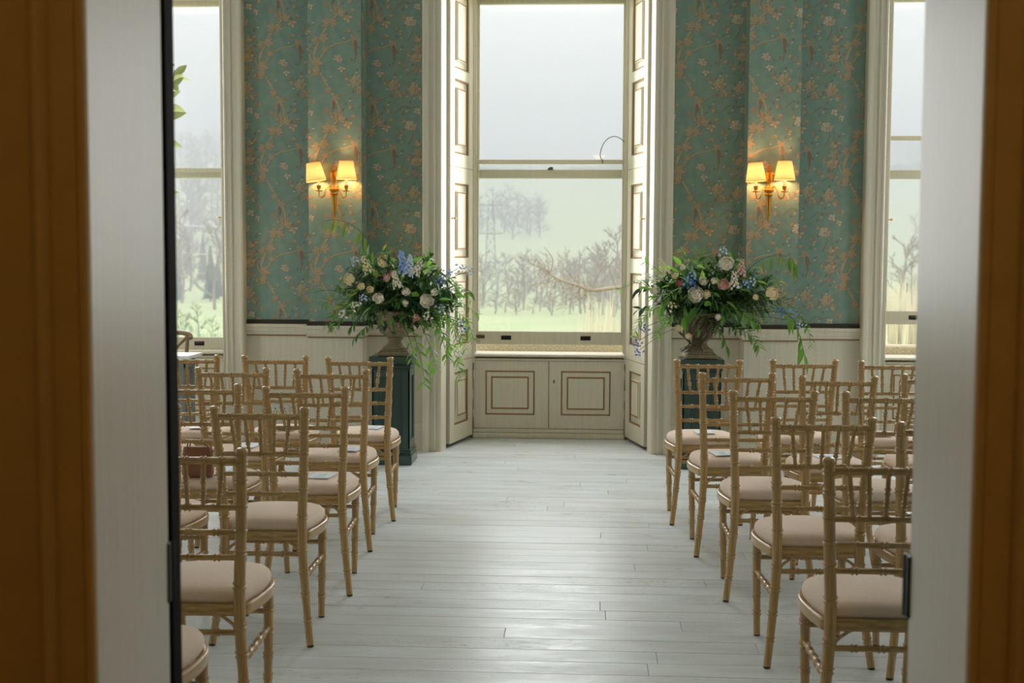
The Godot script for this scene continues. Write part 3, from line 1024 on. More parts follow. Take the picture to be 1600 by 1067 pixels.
func shell() -> void:
	# floor of painted boards, each a part
	var fl := setting("floor", "worn white painted floorboards laid across the room", "floor")
	put("subfloor", mb().span(-5.6, 5.0, -0.2, -0.032, -11.0, 2.7, 0.0).done(), M.underfloor, fl)
	var shapes := {}
	var z := -2.352
	var row := 0
	while z > -10.46:
		var w := 0.139
		var x := -5.4
		var cuts := [-5.4]
		var first: float = -5.4 + rng.randf_range(1.0, 3.6)
		while first < 4.2:
			cuts.append(first)
			first += rng.randf_range(2.6, 4.2)
		cuts.append(4.8)
		for i in cuts.size() - 1:
			var l: float = cuts[i + 1] - cuts[i] - 0.0016
			x = (cuts[i] + cuts[i + 1]) / 2.0
			put("floorboard", mb().cbox(Vector3.ZERO, Vector3(l, 0.03, w - rng.randf_range(0.0010, 0.0026)), 0.0010).done(), M["board_%d" % rng.randi_range(0, 4)], fl, Transform3D(Basis.IDENTITY, Vector3(x, -0.0155 + rng.randf_range(-0.0005, 0.0004), z - w / 2)))
		z -= w
		row += 1
	put("hall_floor", mb().span(-1.9, 1.9, -0.03, 0.0, -2.351, 2.4, 0.0).done(), M.cross_chair_wood, fl)
	var ce := setting("ceiling", "high pale ceiling above the frame", "ceiling")
	put("slab", mb().span(-5.6, 5.0, CEIL, CEIL + 0.25, -10.95, -2.0, 0.0).done(), M.ceiling_paint, ce)
	put("cornice", mb().run([Vector2(-5.4, WALL), Vector2(4.8, WALL)], [Vector2(0, CEIL - 0.2), Vector2(0.03, CEIL - 0.19), Vector2(0.05, CEIL - 0.1), Vector2(0.14, CEIL - 0.04), Vector2(0.16, CEIL), Vector2(0, CEIL)]).done(), M.cream_paint, ce)
	# the window wall: masonry, then its finishes on every stretch between the windows
	var wb := setting("wall_back", "window wall with teal chinoiserie wallpaper above a cream dado and two shallow piers", "wall")
	var e := 0.83
	var c: Array = [CENTRES[1], CENTRES[0], CENTRES[2]]
	block([[-5.6, c[0] - e, 0, CEIL, -10.95, WALL - 0.02], [c[0] + e, c[1] - e, 0, CEIL, -10.95, WALL - 0.02], [c[1] + e, c[2] - e, 0, CEIL, -10.95, WALL - 0.02], [c[2] + e, 5.0, 0, CEIL, -10.95, WALL - 0.02]], "masonry", M.cream_paint, wb)
	for k in 3:
		block([[c[k] - e, c[k] + e, 3.70, CEIL, -10.95, WALL - 0.02], [c[k] - e, c[k] + e, 0.0, 0.64, -10.95, -10.50], [c[k] - e, c[k] - 0.66, 0.64, 3.7, -10.95, -10.64], [c[k] + 0.66, c[k] + e, 0.64, 3.7, -10.95, -10.64]], "masonry", M.cream_paint, wb)
	var stretches := [
		[Vector2(-5.4, WALL), Vector2(c[0] - 0.943, WALL)],
		[Vector2(c[0] + 0.943, WALL), Vector2(-2.083, WALL), Vector2(-2.083, PIER), Vector2(-1.679, PIER), Vector2(-1.679, WALL), Vector2(c[1] - 0.943, WALL)],
		[Vector2(c[1] + 0.943, WALL), Vector2(1.175, WALL), Vector2(1.175, PIER), Vector2(1.556, PIER), Vector2(1.556, WALL), Vector2(c[2] - 0.943, WALL)],
		[Vector2(c[2] + 0.943, WALL), Vector2(4.8, WALL)]]
	var papers := [["a"], ["a", "b", "b", "b", "c"], ["d", "e", "e", "e", "f"], ["f"]]
	for s in stretches.size():
		var plan: Array = stretches[s]
		for i in plan.size() - 1:
			var pa: Vector2 = plan[i]
			var pb: Vector2 = plan[i + 1]
			if absf(pa.x - pb.x) < 0.001:      # a pier's return stops just short of its front
				if pa.y > pb.y:
					pa.y -= 0.0006
				else:
					pb.y -= 0.0006
			put("wallpaper", mb().run([pa, pb], [Vector2(-0.018, 0.995), Vector2(0, 0.995), Vector2(0, CEIL), Vector2(-0.018, CEIL)]).done(), M["paper_" + papers[s][i]], wb)
		put("dado_panel", mb().run(plan, [Vector2(-0.018, 0.0), Vector2(0, 0.0), Vector2(0, 0.96), Vector2(-0.018, 0.96)]).done(), M.cream_paint, wb)
		put("border_strip", mb().run(plan, [Vector2(-0.01, 0.966), Vector2(0.016, 0.966), Vector2(0.018, 0.972), Vector2(0.013, 0.988), Vector2(0.015, 0.995), Vector2(0.010, 0.999), Vector2(-0.01, 0.999)]).done(), M.dark_moulding, wb)
		put("chair_rail", mb().run(plan, [Vector2(-0.01, 0.884), Vector2(0.014, 0.884), Vector2(0.018, 0.889), Vector2(0.018, 0.902), Vector2(0.024, 0.907), Vector2(0.030, 0.922), Vector2(0.032, 0.938), Vector2(0.042, 0.944), Vector2(0.044, 0.962), Vector2(0.038, 0.967), Vector2(-0.01, 0.967)]).done(), M.cream_paint, wb)
		put("gilt_line", mb().run(plan, [Vector2(-0.01, 0.874), Vector2(0.009, 0.874), Vector2(0.012, 0.879), Vector2(0.009, 0.8845), Vector2(-0.01, 0.8845)]).done(), M.gilt_line, wb)
		var bb := put("baseboard_back", mb().run(plan, [Vector2(-0.005, 0.0), Vector2(0.026, 0.0), Vector2(0.026, 0.15), Vector2(0.020, 0.165), Vector2(0.022, 0.18), Vector2(0.012, 0.205), Vector2(-0.005, 0.21)]).done(), M.cream_paint)
		bb.set_meta("kind", "structure")
		tag(bb, "tall cream baseboard under the dado of the window wall", "baseboard")
	for k in 3:
		put("wallpaper", mb().run([Vector2(c[k] - 0.943, WALL), Vector2(c[k] + 0.943, WALL)], [Vector2(-0.018, 3.79), Vector2(0, 3.79), Vector2(0, CEIL), Vector2(-0.018, CEIL)]).done(), M["paper_" + ["b", "d", "e"][k]], wb)
	# side walls, each with two more tall windows, and the wall with the doorway
	for side in [-1, 1]:
		var x0: float = -5.4 if side < 0 else 4.8
		var x1: float = x0 + side * 0.35
		var w := setting("wall_left" if side < 0 else "wall_right", "papered side wall with tall windows outside the frame", "wall")
		block([[x0, x1, 0, CEIL, -9.75, -8.05], [x0, x1, 0, CEIL, -6.75, -4.95], [x0, x1, 0, CEIL, -3.65, -2.0], [x0, x1, 0, 0.8, -8.05, -6.75], [x0, x1, 3.8, CEIL, -8.05, -6.75], [x0, x1, 0, 0.8, -4.95, -3.65], [x0, x1, 3.8, CEIL, -4.95, -3.65]], "wallpaper", M.paper_a, w)
		for k in 2:
			var zc: float = [-4.3, -7.4][k]
			var win := setting("window_%d" % (4 + k + (0 if side < 0 else 2)), "tall sash window in the side wall", "window")
			var xm := (x0 + x1) / 2
			block([[xm - 0.05, xm + 0.05, 0.8, 3.8, zc - 0.65, zc - 0.58], [xm - 0.05, xm + 0.05, 0.8, 3.8, zc + 0.58, zc + 0.65], [xm - 0.05, xm + 0.05, 0.8, 0.9, zc - 0.65, zc + 0.65], [xm - 0.05, xm + 0.05, 3.72, 3.8, zc - 0.65, zc + 0.65], [xm - 0.04, xm + 0.04, 2.2, 2.27, zc - 0.58, zc + 0.58]], "frame", M.cream_paint, win)
			put("pane", mb().span(xm - 0.003, xm + 0.003, 0.88, 3.74, zc - 0.6, zc + 0.6, 0.0).done(), M.window_glass, win)
	var wf := setting("wall_front", "thick wall with the tall doorway the view looks through", "wall")
	block([[-5.4, -0.815, 0, CEIL, -2.35, -2.0], [0.625, 4.8, 0, CEIL, -2.35, -2.0], [-0.815, 0.625, 2.98, CEIL, -2.35, -2.0]], "masonry", M.paper_f, wf)
	block([[-1.9, -0.80, 0, 3.4, -2.0, -1.992], [0.61, 1.9, 0, 3.4, -2.0, -1.992], [-0.80, 0.61, 2.97, 3.4, -2.0, -1.992]], "hall_face", M.hall_paint, wf)
	var hl := setting("wall_hall", "dim hall round the camera painted ochre brown", "wall")
	block([[-2.1, -1.9, -0.05, 3.4, -1.99, 2.4], [1.9, 2.1, -0.05, 3.4, -1.99, 2.4], [-2.1, 2.1, -0.05, 3.4, 2.4, 2.6], [-2.1, 2.1, 3.4, 3.6, -1.99, 2.6]], "plaster", M.hall_paint, hl)


func rect_ring(x0: float, x1: float, y0: float, y1: float, w: float, z0: float, z1: float) -> ArrayMesh:
	var m := mb()
	m.span(x0, x1, y1 - w, y1, z0, z1, 0.0015)
	m.span(x0, x1, y0, y0 + w, z0, z1, 0.0015)
	m.span(x0, x0 + w, y0 + w, y1 - w, z0, z1, 0.0015)
	m.span(x1 - w, x1, y0 + w, y1 - w, z0, z1, 0.0015)
	return m.done()


func raised_panel(x0: float, x1: float, y0: float, y1: float, inset: float, line: float, paint: Material, parent: Node) -> void:    # in a frame whose face is at z = 0: sunk margin with a gilt line, raised field with another
	put("gilt_line", rect_ring(x0 + 0.002, x1 - 0.002, y0 + 0.002, y1 - 0.002, line, -0.02, -0.008), M.gilt_line, parent)
	var f := put("panel_field", mb().span(x0 + inset, x1 - inset, y0 + inset, y1 - inset, -0.02, -0.002, 0.005).done(), paint, parent)
	put("gilt_line", rect_ring(x0 + inset + 0.006, x1 - inset - 0.006, y0 + inset + 0.006, y1 - inset - 0.006, line * 0.9, -0.006, 0.0005), M.gilt_line, f if parent.get_parent() == self else parent)


func window_bay(k: int) -> void:
	var cx: float = CENTRES[k]
	var where: String = ["middle", "left", "right"][k]
	# moulded surround, splayed return, soffit
	var t := setting("trim_%d" % (k + 1), "moulded cream surround of the %s window" % where, "trim")
	var prof := [[.797, -9.762], [.797, -9.675], [.801, -9.669], [.815, -9.668], [.819, -9.675], [.841, -9.678], [.844, -9.671], [.850, -9.667], [.856, -9.671], [.859, -9.680], [.892, -9.680], [.896, -9.672], [.904, -9.663], [.914, -9.657], [.930, -9.655], [.939, -9.659], [.943, -9.667], [.943, -9.762]]
	for s in [-1, 1]:
		var poly := []
		for p in prof:
			poly.append(Vector2(cx + s * p[0], p[1]))
		put("architrave", mb().pillar(poly, 0.0, 3.80).done(), M.cream_paint, t)
		put("reveal_board", mb().pillar([Vector2(cx + s * .7985, -9.676), Vector2(cx + s * .775, -9.790), Vector2(cx + s * .783, -9.798), Vector2(cx + s * .83, -9.80), Vector2(cx + s * .83, -9.70)], 0.0, 3.7).done(), M.shutter_paint, t)
	for s in [-1, 1]:
		put("shutter_box", mb().span(cx + s * .795, cx + s * .83, 0.0, 3.64, -10.41, -9.83, 0.0).done(), M.dark_wood, t)
	put("architrave", mb().span(cx - .943, cx + .943, 3.66, 3.80, -9.762, -9.67, 0.004).done(), M.cream_paint, t)
	put("soffit", mb().span(cx - .83, cx + .83, 3.64, 3.70, -10.45, -9.67, 0.003).done(), M.shutter_paint, t)
	# the sash window
	var w := setting("window_%d" % (k + 1), "tall %s sash window looking over the valley" % where, "window")
	var fr := mb()
	for s in [-1, 1]:
		fr.span(cx + s * .612, cx + s * .84, 0.62, 3.7, -10.66, -10.404, 0.004)
		fr.span(cx + s * .600, cx + s * .622, 0.70, 3.64, -10.47, -10.435, 0.004)
	fr.span(cx - .84, cx + .84, 3.575, 3.70, -10.66, -10.425, 0.004)
	put("frame", fr.done(), M.cream_paint, w)
	put("inner_sill", mb().span(cx - .625, cx + .625, 0.672, 0.690, -10.66, -10.408, 0.004).done(), M.shutter_paint, w)
	var lift: float = [0.075, 0.005, 0.265][k]
	var low := mb()
	var b0 := 0.692 + lift
	low.span(cx - .613, cx + .613, b0, b0 + 0.108, -10.535, -10.49, 0.004)
	low.span(cx - .613, cx + .613, b0 + 1.475, b0 + 1.51, -10.535, -10.49, 0.004)
	for s in [-1, 1]:
		low.span(cx + s * .585, cx + s * .613, b0 + 0.10, b0 + 1.48, -10.535, -10.49, 0.004)
	var ls := put("lower_sash", low.done(), M.cream_paint, w)
	put("pane", mb().span(cx - .59, cx + .59, b0 + 0.10, b0 + 1.48, -10.515, -10.511, 0.0).done(), M.window_glass, ls)
	var upm := mb()
	upm.span(cx - .613, cx + .613, 2.128, 2.200, -10.595, -10.55, 0.006)
	upm.span(cx - .613, cx + .613, 3.535, 3.60, -10.595, -10.55, 0.004)
	for s in [-1, 1]:
		upm.span(cx + s * .585, cx + s * .613, 2.19, 3.54, -10.595, -10.55, 0.004)
	var us := put("upper_sash", upm.done(), M.cream_paint, w)
	put("pane", mb().span(cx - .59, cx + .59, 2.19, 3.54, -10.575, -10.571, 0.0).done(), M.window_glass, us)
	for u in [-0.355, 0.298]:
		if k == 1:
			u = 0.34 if u > 0 else -0.31
		var lf := mb()
		var yy := b0 + 0.056
		lf.span(cx + u - 0.042, cx + u + 0.042, yy - 0.018, yy + 0.018, -10.492, -10.486, 0.004)
		var l1 := put("sash_lift", lf.done(), M.black_iron, w)
		put("finger_plate", mb().span(cx + u - 0.028, cx + u + 0.028, yy + 0.002, yy + 0.011, -10.487, -10.478, 0.003).done(), M.black_iron if k == 0 else M.bronze, l1)
	if k == 0:
		put("sash_latch", mb().span(cx - 0.025, cx + 0.022, 2.198, 2.212, -10.56, -10.53, 0.004).cbox(Vector3(cx + 0.005, 2.216, -10.545), Vector3(0.03, 0.01, 0.012), 0.003).done(), M.black_iron, w)
		put("side_bolt", mb().span(cx - .607, cx - .532, b0 + 0.05, b0 + 0.078, -10.49, -10.478, 0.005).done(), M.bronze, w)
	var osl := mb()
	osl.span(cx - .80, cx + .80, 0.55, 0.655, -11.28, -10.62, 0.012)
	osl.span(cx - .80, cx + .80, 0.60, 0.735, -11.34, -11.22, 0.015)
	put("stone_sill", osl.done(), M.sill_stone, w)
	# folding shutters opened back along the splay
	for s in [-1, 1]:
		var C := Vector3(cx + s * (.751 if k == 0 else .720), 0, -9.862)
		var D := Vector3(cx + s * .6235, 0, -10.40)
		var a := C if s < 0 else D
		var b := D if s < 0 else C
		var X := (b - a).normalized()
		var L := (b - a).length()
		var sh := thing("window_shutter", "cream panelled folding shutter on the %s side of the %s window" % ["left" if s < 0 else "right", where], "shutter", a)
		sh.basis = Basis(X, Vector3.UP, X.cross(Vector3.UP))
		var x0 := 0.105
		var x1 := L - 0.10
		var hs := [[0.16, 0.578], [0.79, 1.362], [1.478, 2.062], [2.292, 2.866], [2.948, 3.53]]
		var fm := mb()
		fm.span(0, L, 0.028, 3.62, -0.034, -0.018, 0.001)
		put("leaf", fm.done(), M.shutter_paint, sh)
		for e in [[0.0, x0], [x1, L]]:
			put("stile", mb().span(e[0], e[1], 0.028, 3.62, -0.018, 0.0, 0.003).done(), M.shutter_paint, sh)
		var last := 0.028
		for h in hs:
			put("rail", mb().span(x0, x1, last, h[0], -0.018, 0.0, 0.003).done(), M.shutter_paint, sh)
			last = h[1]
			raised_panel(x0, x1, h[0], h[1], 0.062, 0.011, M.shutter_paint, sh)
		put("rail", mb().span(x0, x1, last, 3.62, -0.018, 0.0, 0.003).done(), M.shutter_paint, sh)
		for y in [0.664, 2.185]:
			put("leaf_joint", mb().span(0, L, y, y + 0.004, -0.004, 0.0012, 0.0004).done(), M.gilt_line, sh)
		var kx := 0.045 if s < 0 else L - 0.045
		var kn := mb()
		kn.at(Transform3D(Basis(Vector3.RIGHT, PI / 2), Vector3(kx, 1.785, 0)))
		kn.lathe([[0, 0.0], [0.011, 0.0], [0.011, 0.003], [0.005, 0.005], [0.004, 0.014], [0.009, 0.02], [0.011, 0.026], [0.008, 0.032], [0, 0.034]], 12)
		put("knob", kn.done(), M.knob_brass, sh)
		for y in [0.32, 1.15, 2.5]:
			var hx := L - 0.002 if s < 0 else 0.002
			put("hinge", mb().tube([Vector3(hx, y, 0.003), Vector3(hx, y + 0.085, 0.003)], [0.006, 0.006], 8).done(), M.cream_paint, sh)
	# the low cupboard under the sill
	var cb := thing("window_cupboard", "cream two-door cupboard with gilt-lined panels under the %s window" % where, "cupboard", Vector3(cx, 0, -10.432))
	put("carcass", mb().span(-.64, .64, 0.0, 0.655, -0.06, -0.022, 0.003).done(), M.cream_paint, cb)
	put("plinth", mb().span(-.625, .625, 0.0, 0.042, -0.03, 0.022, 0.006).done(), M.cream_paint, cb)
	put("plinth", mb().span(-.62, .62, 0.044, 0.076, -0.03, 0.006, 0.004).done(), M.cream_paint, cb)
	put("top_rail", mb().span(-.622, .622, 0.640, 0.656, -0.03, 0.010, 0.004).done(), M.cream_paint, cb)
	for s in [-1, 1]:
		var d := put("door", mb().span(s * 0.003, s * 0.618, 0.080, 0.638, -0.022, 0.0, 0.003).done(), M.cream_paint, cb)
		var m := (0.52 if s < 0 else 0.10)
		var px0 := -m if s < 0 else m
		var px1: float = px0 + 0.405
		put("gilt_line", rect_ring(px0, px1, 0.192, 0.556, 0.012, -0.004, 0.0025), M.gilt_line, d)
		put("panel_field", mb().span(px0 + 0.05, px1 - 0.05, 0.242, 0.506, -0.002, 0.004, 0.002).done(), M.cream_paint, d)
		put("gilt_line", rect_ring(px0 + 0.048, px1 - 0.048, 0.240, 0.508, 0.012, -0.002, 0.0055), M.gilt_line, d)
		for y in [0.17, 0.49]:
			put("hinge", mb().tube([Vector3(s * 0.62, y, 0.003), Vector3(s * 0.62, y + 0.07, 0.003)], [0.006, 0.006], 8).done(), M.cream_paint, d)
		if s > 0:
			put("keyhole", mb().span(0.037, 0.047, 0.455, 0.482, -0.002, 0.0015, 0.001).done(), M.black_iron, d)
	if k == 0:
		var lp := curve([Vector3(0.30, 2.415, -10.47), Vector3(0.27, 2.443, -10.47), Vector3(0.225, 2.462, -10.47), Vector3(0.17, 2.445, -10.47), Vector3(0.128, 2.395, -10.472), Vector3(0.108, 2.33, -10.478), Vector3(0.112, 2.29, -10.48), Vector3(0.128, 2.27, -10.48), Vector3(0.126, 2.245, -10.482)], 8)
		tag(put("sash_cord", mb().tube(lp, radii(lp.size(), 0.0032, 0.0032), 6).done(), M.black_iron), "loop of dark cord curling above the meeting rail of the middle window", "cord")


func doorway() -> void:
	var t := setting("trim_4", "pale painted lining and moulded surround of the near doorway", "trim")
	put("jamb_lining", mb().span(-0.815, -0.785, 0.0, 2.98, -2.352, -1.99, 0.005).done(), M.jamb_paint, t)
	put("jamb_lining", mb().span(0.597, 0.627, 0.0, 2.98, -2.352, -1.99, 0.005).done(), M.jamb_paint, t)
	put("head_lining", mb().span(-0.815, 0.627, 2.95, 2.98, -2.352, -1.99, 0.005).done(), M.jamb_paint, t)
	for s in [-1, 1]:
		var e := -0.786 if s < 0 else 0.598
		var poly := []
		for p in [[0.0, -1.996], [0.0, -1.985], [0.004, -1.981], [0.012, -1.980], [0.017, -1.986], [0.056, -1.986], [0.060, -1.974], [0.066, -1.966], [0.078, -1.966], [0.084, -1.974], [0.086, -1.996]]:
			poly.append(Vector2(e + s * p[0], p[1]))
		put("architrave", mb().pillar(poly, 0.0, 3.02).done(), M.hall_paint, t)
		var bead := []
		for p in [[0.058, -1.972], [0.064, -1.9635], [0.072, -1.961], [0.080, -1.9635], [0.084, -1.972]]:
			bead.append(Vector2(e + s * p[0], p[1]))
		put("bead", mb().pillar(bead, 0.0, 3.02).done(), M.hall_paint, t)
	for s in [-1, 1]:
		var d := setting("door_1" if s < 0 else "door_2", "dark-stained door leaf folded back against the wall at the %s of the doorway" % ["left" if s < 0 else "right"], "door")
		var x0 := -0.783 if s < 0 else 0.632
		var x1: float = x0 + s * 0.69
		put("leaf", mb().span(x0, x1, 0.01, 2.94, -2.418, -2.362, 0.004).done(), M.dark_wood, d)
		for h in [[0.25, 0.95], [1.15, 2.75]]:
			put("panel", mb().span(x0 + s * 0.12, x1 - s * 0.12, h[0], h[1], -2.426, -2.41, 0.006).done(), M.dark_wood, d)
		for y in [0.25, 0.87, 2.4]:
			var hg := put("hinge", mb().span(0.592 if s > 0 else -0.79, 0.604 if s > 0 else -0.782, y, y + 0.115, -2.372, -2.340, 0.002).done(), M.black_iron, d)
			put("knuckle", mb().tube([Vector3(0.597 * s if s > 0 else -0.786, y, -2.366), Vector3(0.597 * s if s > 0 else -0.786, y + 0.115, -2.366)], [0.008, 0.008], 8).done(), M.black_iron, hg)
	# the hall's own lamp, behind the camera
	var l := thing("hall_pendant", "small warm glass globe pendant in the hall behind the camera", "lamp", Vector3(0.2, 3.16, 0.3))
	put("rod", mb().tube([Vector3(0, 0.1, 0), Vector3(0, 0.25, 0)], [0.008, 0.008], 8).done(), M.brass, l)
	var gl := SphereMesh.new()
	gl.radius = 0.11
	gl.height = 0.22
	put("bulb", gl, M.bulb_glow, l)
	var o := OmniLight3D.new()
	o.name = "light"
	o.light_color = Color(1.0, 0.88, 0.62)
	o.light_energy = 0.5
	o.light_size = 0.1
	o.omni_range = 12.0
	o.omni_attenuation = 2.0
	o.shadow_enabled = true
	l.add_child(o)


# ================================================================ furniture
func furniture() -> void:
	for k in 2:
		var side: String = ["left", "right"][k]
		var p := Vector3([-1.386, 0.822][k], 0, -9.17)
		var t := thing("pedestal", "dark teal painted square pedestal on the %s of the middle window" % side, "pedestal", p, 0, "flower pedestals")
		var st := mb()
		st.span(-.152, .152, 0.0, 0.07, -.152, .152, 0.006)
		for q in [[0.07, 0.085, 0.146], [0.085, 0.10, 0.150], [0.10, 0.118, 0.142]]:
			st.span(-q[2], q[2], q[0], q[1], -q[2], q[2], 0.006)
		put("base", st.done(), M.pedestal_paint, t)
		put("shaft", mb().span(-.127, .127, 0.115, 0.69, -.127, .127, 0.002).done(), M.pedestal_paint, t)
		for f in 4:
			var fr := mb()
			fr.at(Transform3D(Basis(Vector3.UP, f * PI / 2), Vector3.ZERO))
			fr.span(-.136, -.078, 0.118, 0.685, .122, .136, 0.003)
			fr.span(.078, .136, 0.118, 0.685, .122, .136, 0.003)
			fr.span(-.079, .079, 0.118, 0.178, .122, .136, 0.003)
			fr.span(-.079, .079, 0.632, 0.685, .122, .136, 0.003)
			put("face_frame", fr.done(), M.pedestal_paint, t)
			var mo := mb()
			mo.at(Transform3D(Basis(Vector3.UP, f * PI / 2), Vector3(0, 0, 0.129)))
			for e in [[-.078, -.066, .178, .632], [.066, .078, .178, .632], [-.066, .066, .178, .19], [-.066, .066, .62, .632]]:
				mo.span(e[0], e[1], e[2], e[3], -0.006, 0.002, 0.002)
			put("panel_moulding", mo.done(), M.pedestal_paint, t)
		var cp := mb()
		for q in [[0.685, 0.70, 0.139], [0.70, 0.715, 0.146], [0.715, 0.728, 0.142], [0.728, 0.78, 0.154]]:
			cp.span(-q[2], q[2], q[0], q[1], -q[2], q[2], 0.005)
		put("cap", cp.done(), M.pedestal_paint, t)
		# the urn
		var u := thing("stone_urn", ["weathered stone urn with a fluted bowl on the left pedestal", "weathered stone urn wound with dry twigs on the right pedestal"][k], "urn", p + Vector3([0.016, -0.005][k], 0.78, 0), 0, "stone urns")
		put("plinth", mb().span(-.115, .115, 0.0, 0.03, -.115, .115, 0.006).span(-.10, .10, 0.03, 0.042, -.10, .10, 0.004).done(), M.urn_stone, u)
		put("foot", mb().lathe([[0.092, 0.042], [0.096, 0.05], [0.092, 0.06], [0.074, 0.068], [0.058, 0.085], [0.050, 0.105], [0.052, 0.115], [0.062, 0.12], [0.062, 0.128], [0.055, 0.135]], 28).done(), M.urn_stone, u)
		var rows := []
		for q in [[0.055, 0.135, 0.0], [0.085, 0.145, 0.05], [0.112, 0.165, 0.09], [0.128, 0.19, 0.10], [0.135, 0.215, 0.07], [0.130, 0.232, 0.02]]:
			var row := PackedVector3Array()
			for j in 64:
				var a := TAU * j / 64
				var rr: float = q[0] * (1.0 - q[2] * (1.0 - absf(cos(a * 8))))
				row.append(Vector3(cos(a) * rr, q[1], sin(a) * rr))
			rows.append(row)
		put("bowl", mb().grid(rows, true).done(), M.urn_stone, u)
		put("rim", mb().lathe([[0.130, 0.230], [0.138, 0.238], [0.138, 0.248], [0.132, 0.255], [0.136, 0.275], [0.148, 0.298], [0.160, 0.308], [0.164, 0.318], [0.158, 0.325], [0.146, 0.322], [0.130, 0.29], [0.0, 0.28]], 32).done(), M.urn_stone, u)
		if k == 1:
			var r := RandomNumberGenerator.new()
			r.seed = 61
			for j in 26:
				var a0 := r.randf_range(0.2, 3.0)
				var pts := []
				for i in 7:
					var a := a0 + i * r.randf_range(0.1, 0.22)
					var yy := lerpf(0.30, 0.05, i / 6.0)
					var rr := 0.155 - 0.085 * smoothstep(0.22, 0.10, yy) + r.randf_range(0.0, 0.02) + (0.06 if yy < 0.08 else 0.0)
					pts.append(Vector3(cos(a) * rr, yy + r.randf_range(-0.01, 0.01), sin(a) * rr))
				put("dry_twig", mb().tube(curve(pts, 3), radii(19, 0.0035, 0.0018), 4, false).done(), M.stem_brown, u)
	# table and chair by the left window
	var tb := thing("side_table", "white-topped grey table in front of the left window", "table", Vector3(-3.38, 0, -9.14))
	put("top", mb().span(-0.55, 0.55, 0.752, 0.776, -0.16, 0.16, 0.004).done(), M.table_white, tb)
	put("apron", mb().span(-0.50, 0.50, 0.68, 0.752, -0.13, 0.13, 0.003).done(), M.table_grey, tb)
	for s in [[-1, -1], [-1, 1], [1, -1], [1, 1]]:
		put("leg", mb().span(s[0] * 0.5, s[0] * 0.45, 0.0, 0.752, s[1] * 0.135, s[1] * 0.09, 0.003).done(), M.table_grey, tb)
	var cc := thing("cross_back_chair", "brown wooden cross-back chair with a curved top rail by the left window", "chair", Vector3(-3.225, 0, -9.44))
	var top := curve([Vector3(-0.225, 0.86, -0.12), Vector3(-0.19, 0.895, -0.15), Vector3(0, 0.905, -0.175), Vector3(0.19, 0.895, -0.15), Vector3(0.225, 0.86, -0.12)], 6)
	put("top_rail", mb().tube(top, radii(top.size(), 0.019, 0.019), 10).done(), M.cross_chair_wood, cc)
	for s in [-1, 1]:
		put("stile", mb().tube(curve([Vector3(s * 0.20, 0.0, -0.14), Vector3(s * 0.185, 0.45, -0.10), Vector3(s * 0.195, 0.88, -0.145)], 6), radii(13, 0.018, 0.014), 8).done(), M.cross_chair_wood, cc)
		put("cross_bar", mb().tube(curve([Vector3(s * 0.19, 0.87, -0.145), Vector3(0, 0.68, -0.13 + s * 0.008), Vector3(-s * 0.17, 0.50, -0.11)], 6), radii(13, 0.012, 0.012), 8).done(), M.cross_chair_wood, cc)
		put("front_leg", mb().tube([Vector3(s * 0.19, 0.0, 0.26), Vector3(s * 0.18, 0.44, 0.24)], [0.015, 0.019], 8).done(), M.cross_chair_wood, cc)
		put("stretcher", mb().tube([Vector3(s * 0.195, 0.2, -0.12), Vector3(s * 0.188, 0.2, 0.25)], [0.01, 0.01], 8).done(), M.cross_chair_wood, cc)
	put("seat", mb().lathe([[0.0, 0.43], [0.20, 0.43], [0.215, 0.44], [0.215, 0.455], [0.205, 0.465], [0.0, 0.46]], 24).done(), M.cross_chair_wood, cc, Transform3D(Basis.from_scale(Vector3(1, 1, 0.95)), Vector3(0, 0, 0.07)))
	# double sockets on the dado
	for q in [[-2.36, 0.295, "white double wall socket on the dado left of the left pier"], [1.75, 0.285, "white double wall socket on the dado right of the right pier"]]:
		var s := thing("wall_socket", q[2], "socket", Vector3(q[0], q[1], WALL), 0, "wall sockets")
		put("face_plate", mb().span(-0.073, 0.073, -0.043, 0.043, -0.002, 0.008, 0.004).done(), M.white_plastic, s)
		for e in [-1, 1]:
			var hole := mb()
			hole.span(e * 0.036 - 0.004, e * 0.036 + 0.004, 0.006, 0.018, 0.007, 0.0086, 0.0005)
			hole.span(e * 0.036 - 0.015, e * 0.036 - 0.007, -0.014, -0.007, 0.007, 0.0086, 0.0005)
			hole.span(e * 0.036 + 0.007, e * 0.036 + 0.015, -0.014, -0.007, 0.007, 0.0086, 0.0005)
			put("pin_holes", hole.done(), M.gap_black, s)
			put("switch", mb().span(e * 0.012 - 0.005, e * 0.012 + 0.005, 0.012, 0.03, 0.007, 0.011, 0.002).done(), M.white_plastic, s)


func bamboo(pts: Array, rad: Array, knots: Array, sides := 10) -> ArrayMesh:    # turned to look like bamboo: a double ring at every knot (positions in metres along the piece)
	var run_ := [0.0]
	for i in range(1, pts.size()):
		run_.append(run_[-1] + pts[i].distance_to(pts[i - 1]))
	var total: float = run_[-1]
	var stops := {}
	for i in pts.size():
		stops[run_[i]] = 0.0
	for k in knots:
		for e in [[-0.0120, 0.0], [-0.0085, 0.0032], [-0.0050, 0.0035], [-0.0012, -0.0004], [0.0012, -0.0004], [0.0050, 0.0035], [0.0085, 0.0032], [0.0120, 0.0]]:
			var s: float = k + e[0]
			if s > 0.001 and s < total - 0.001:
				stops[s] = e[1]
	var order := stops.keys()
	order.sort()
	var p := []
	var r := []
	var j := 0
	var previous := -1.0
	for s in order:
		if s - previous < 0.0004:
			continue
		previous = s
		while j < run_.size() - 2 and run_[j + 1] < s:
			j += 1
		var t: float = (s - run_[j]) / maxf(run_[j + 1] - run_[j], 1e-6)
		p.append(pts[j].lerp(pts[j + 1], t))
		r.append(lerpf(rad[j], rad[j + 1], t) + stops[s])
	return mb().tube(p, r, sides).done()


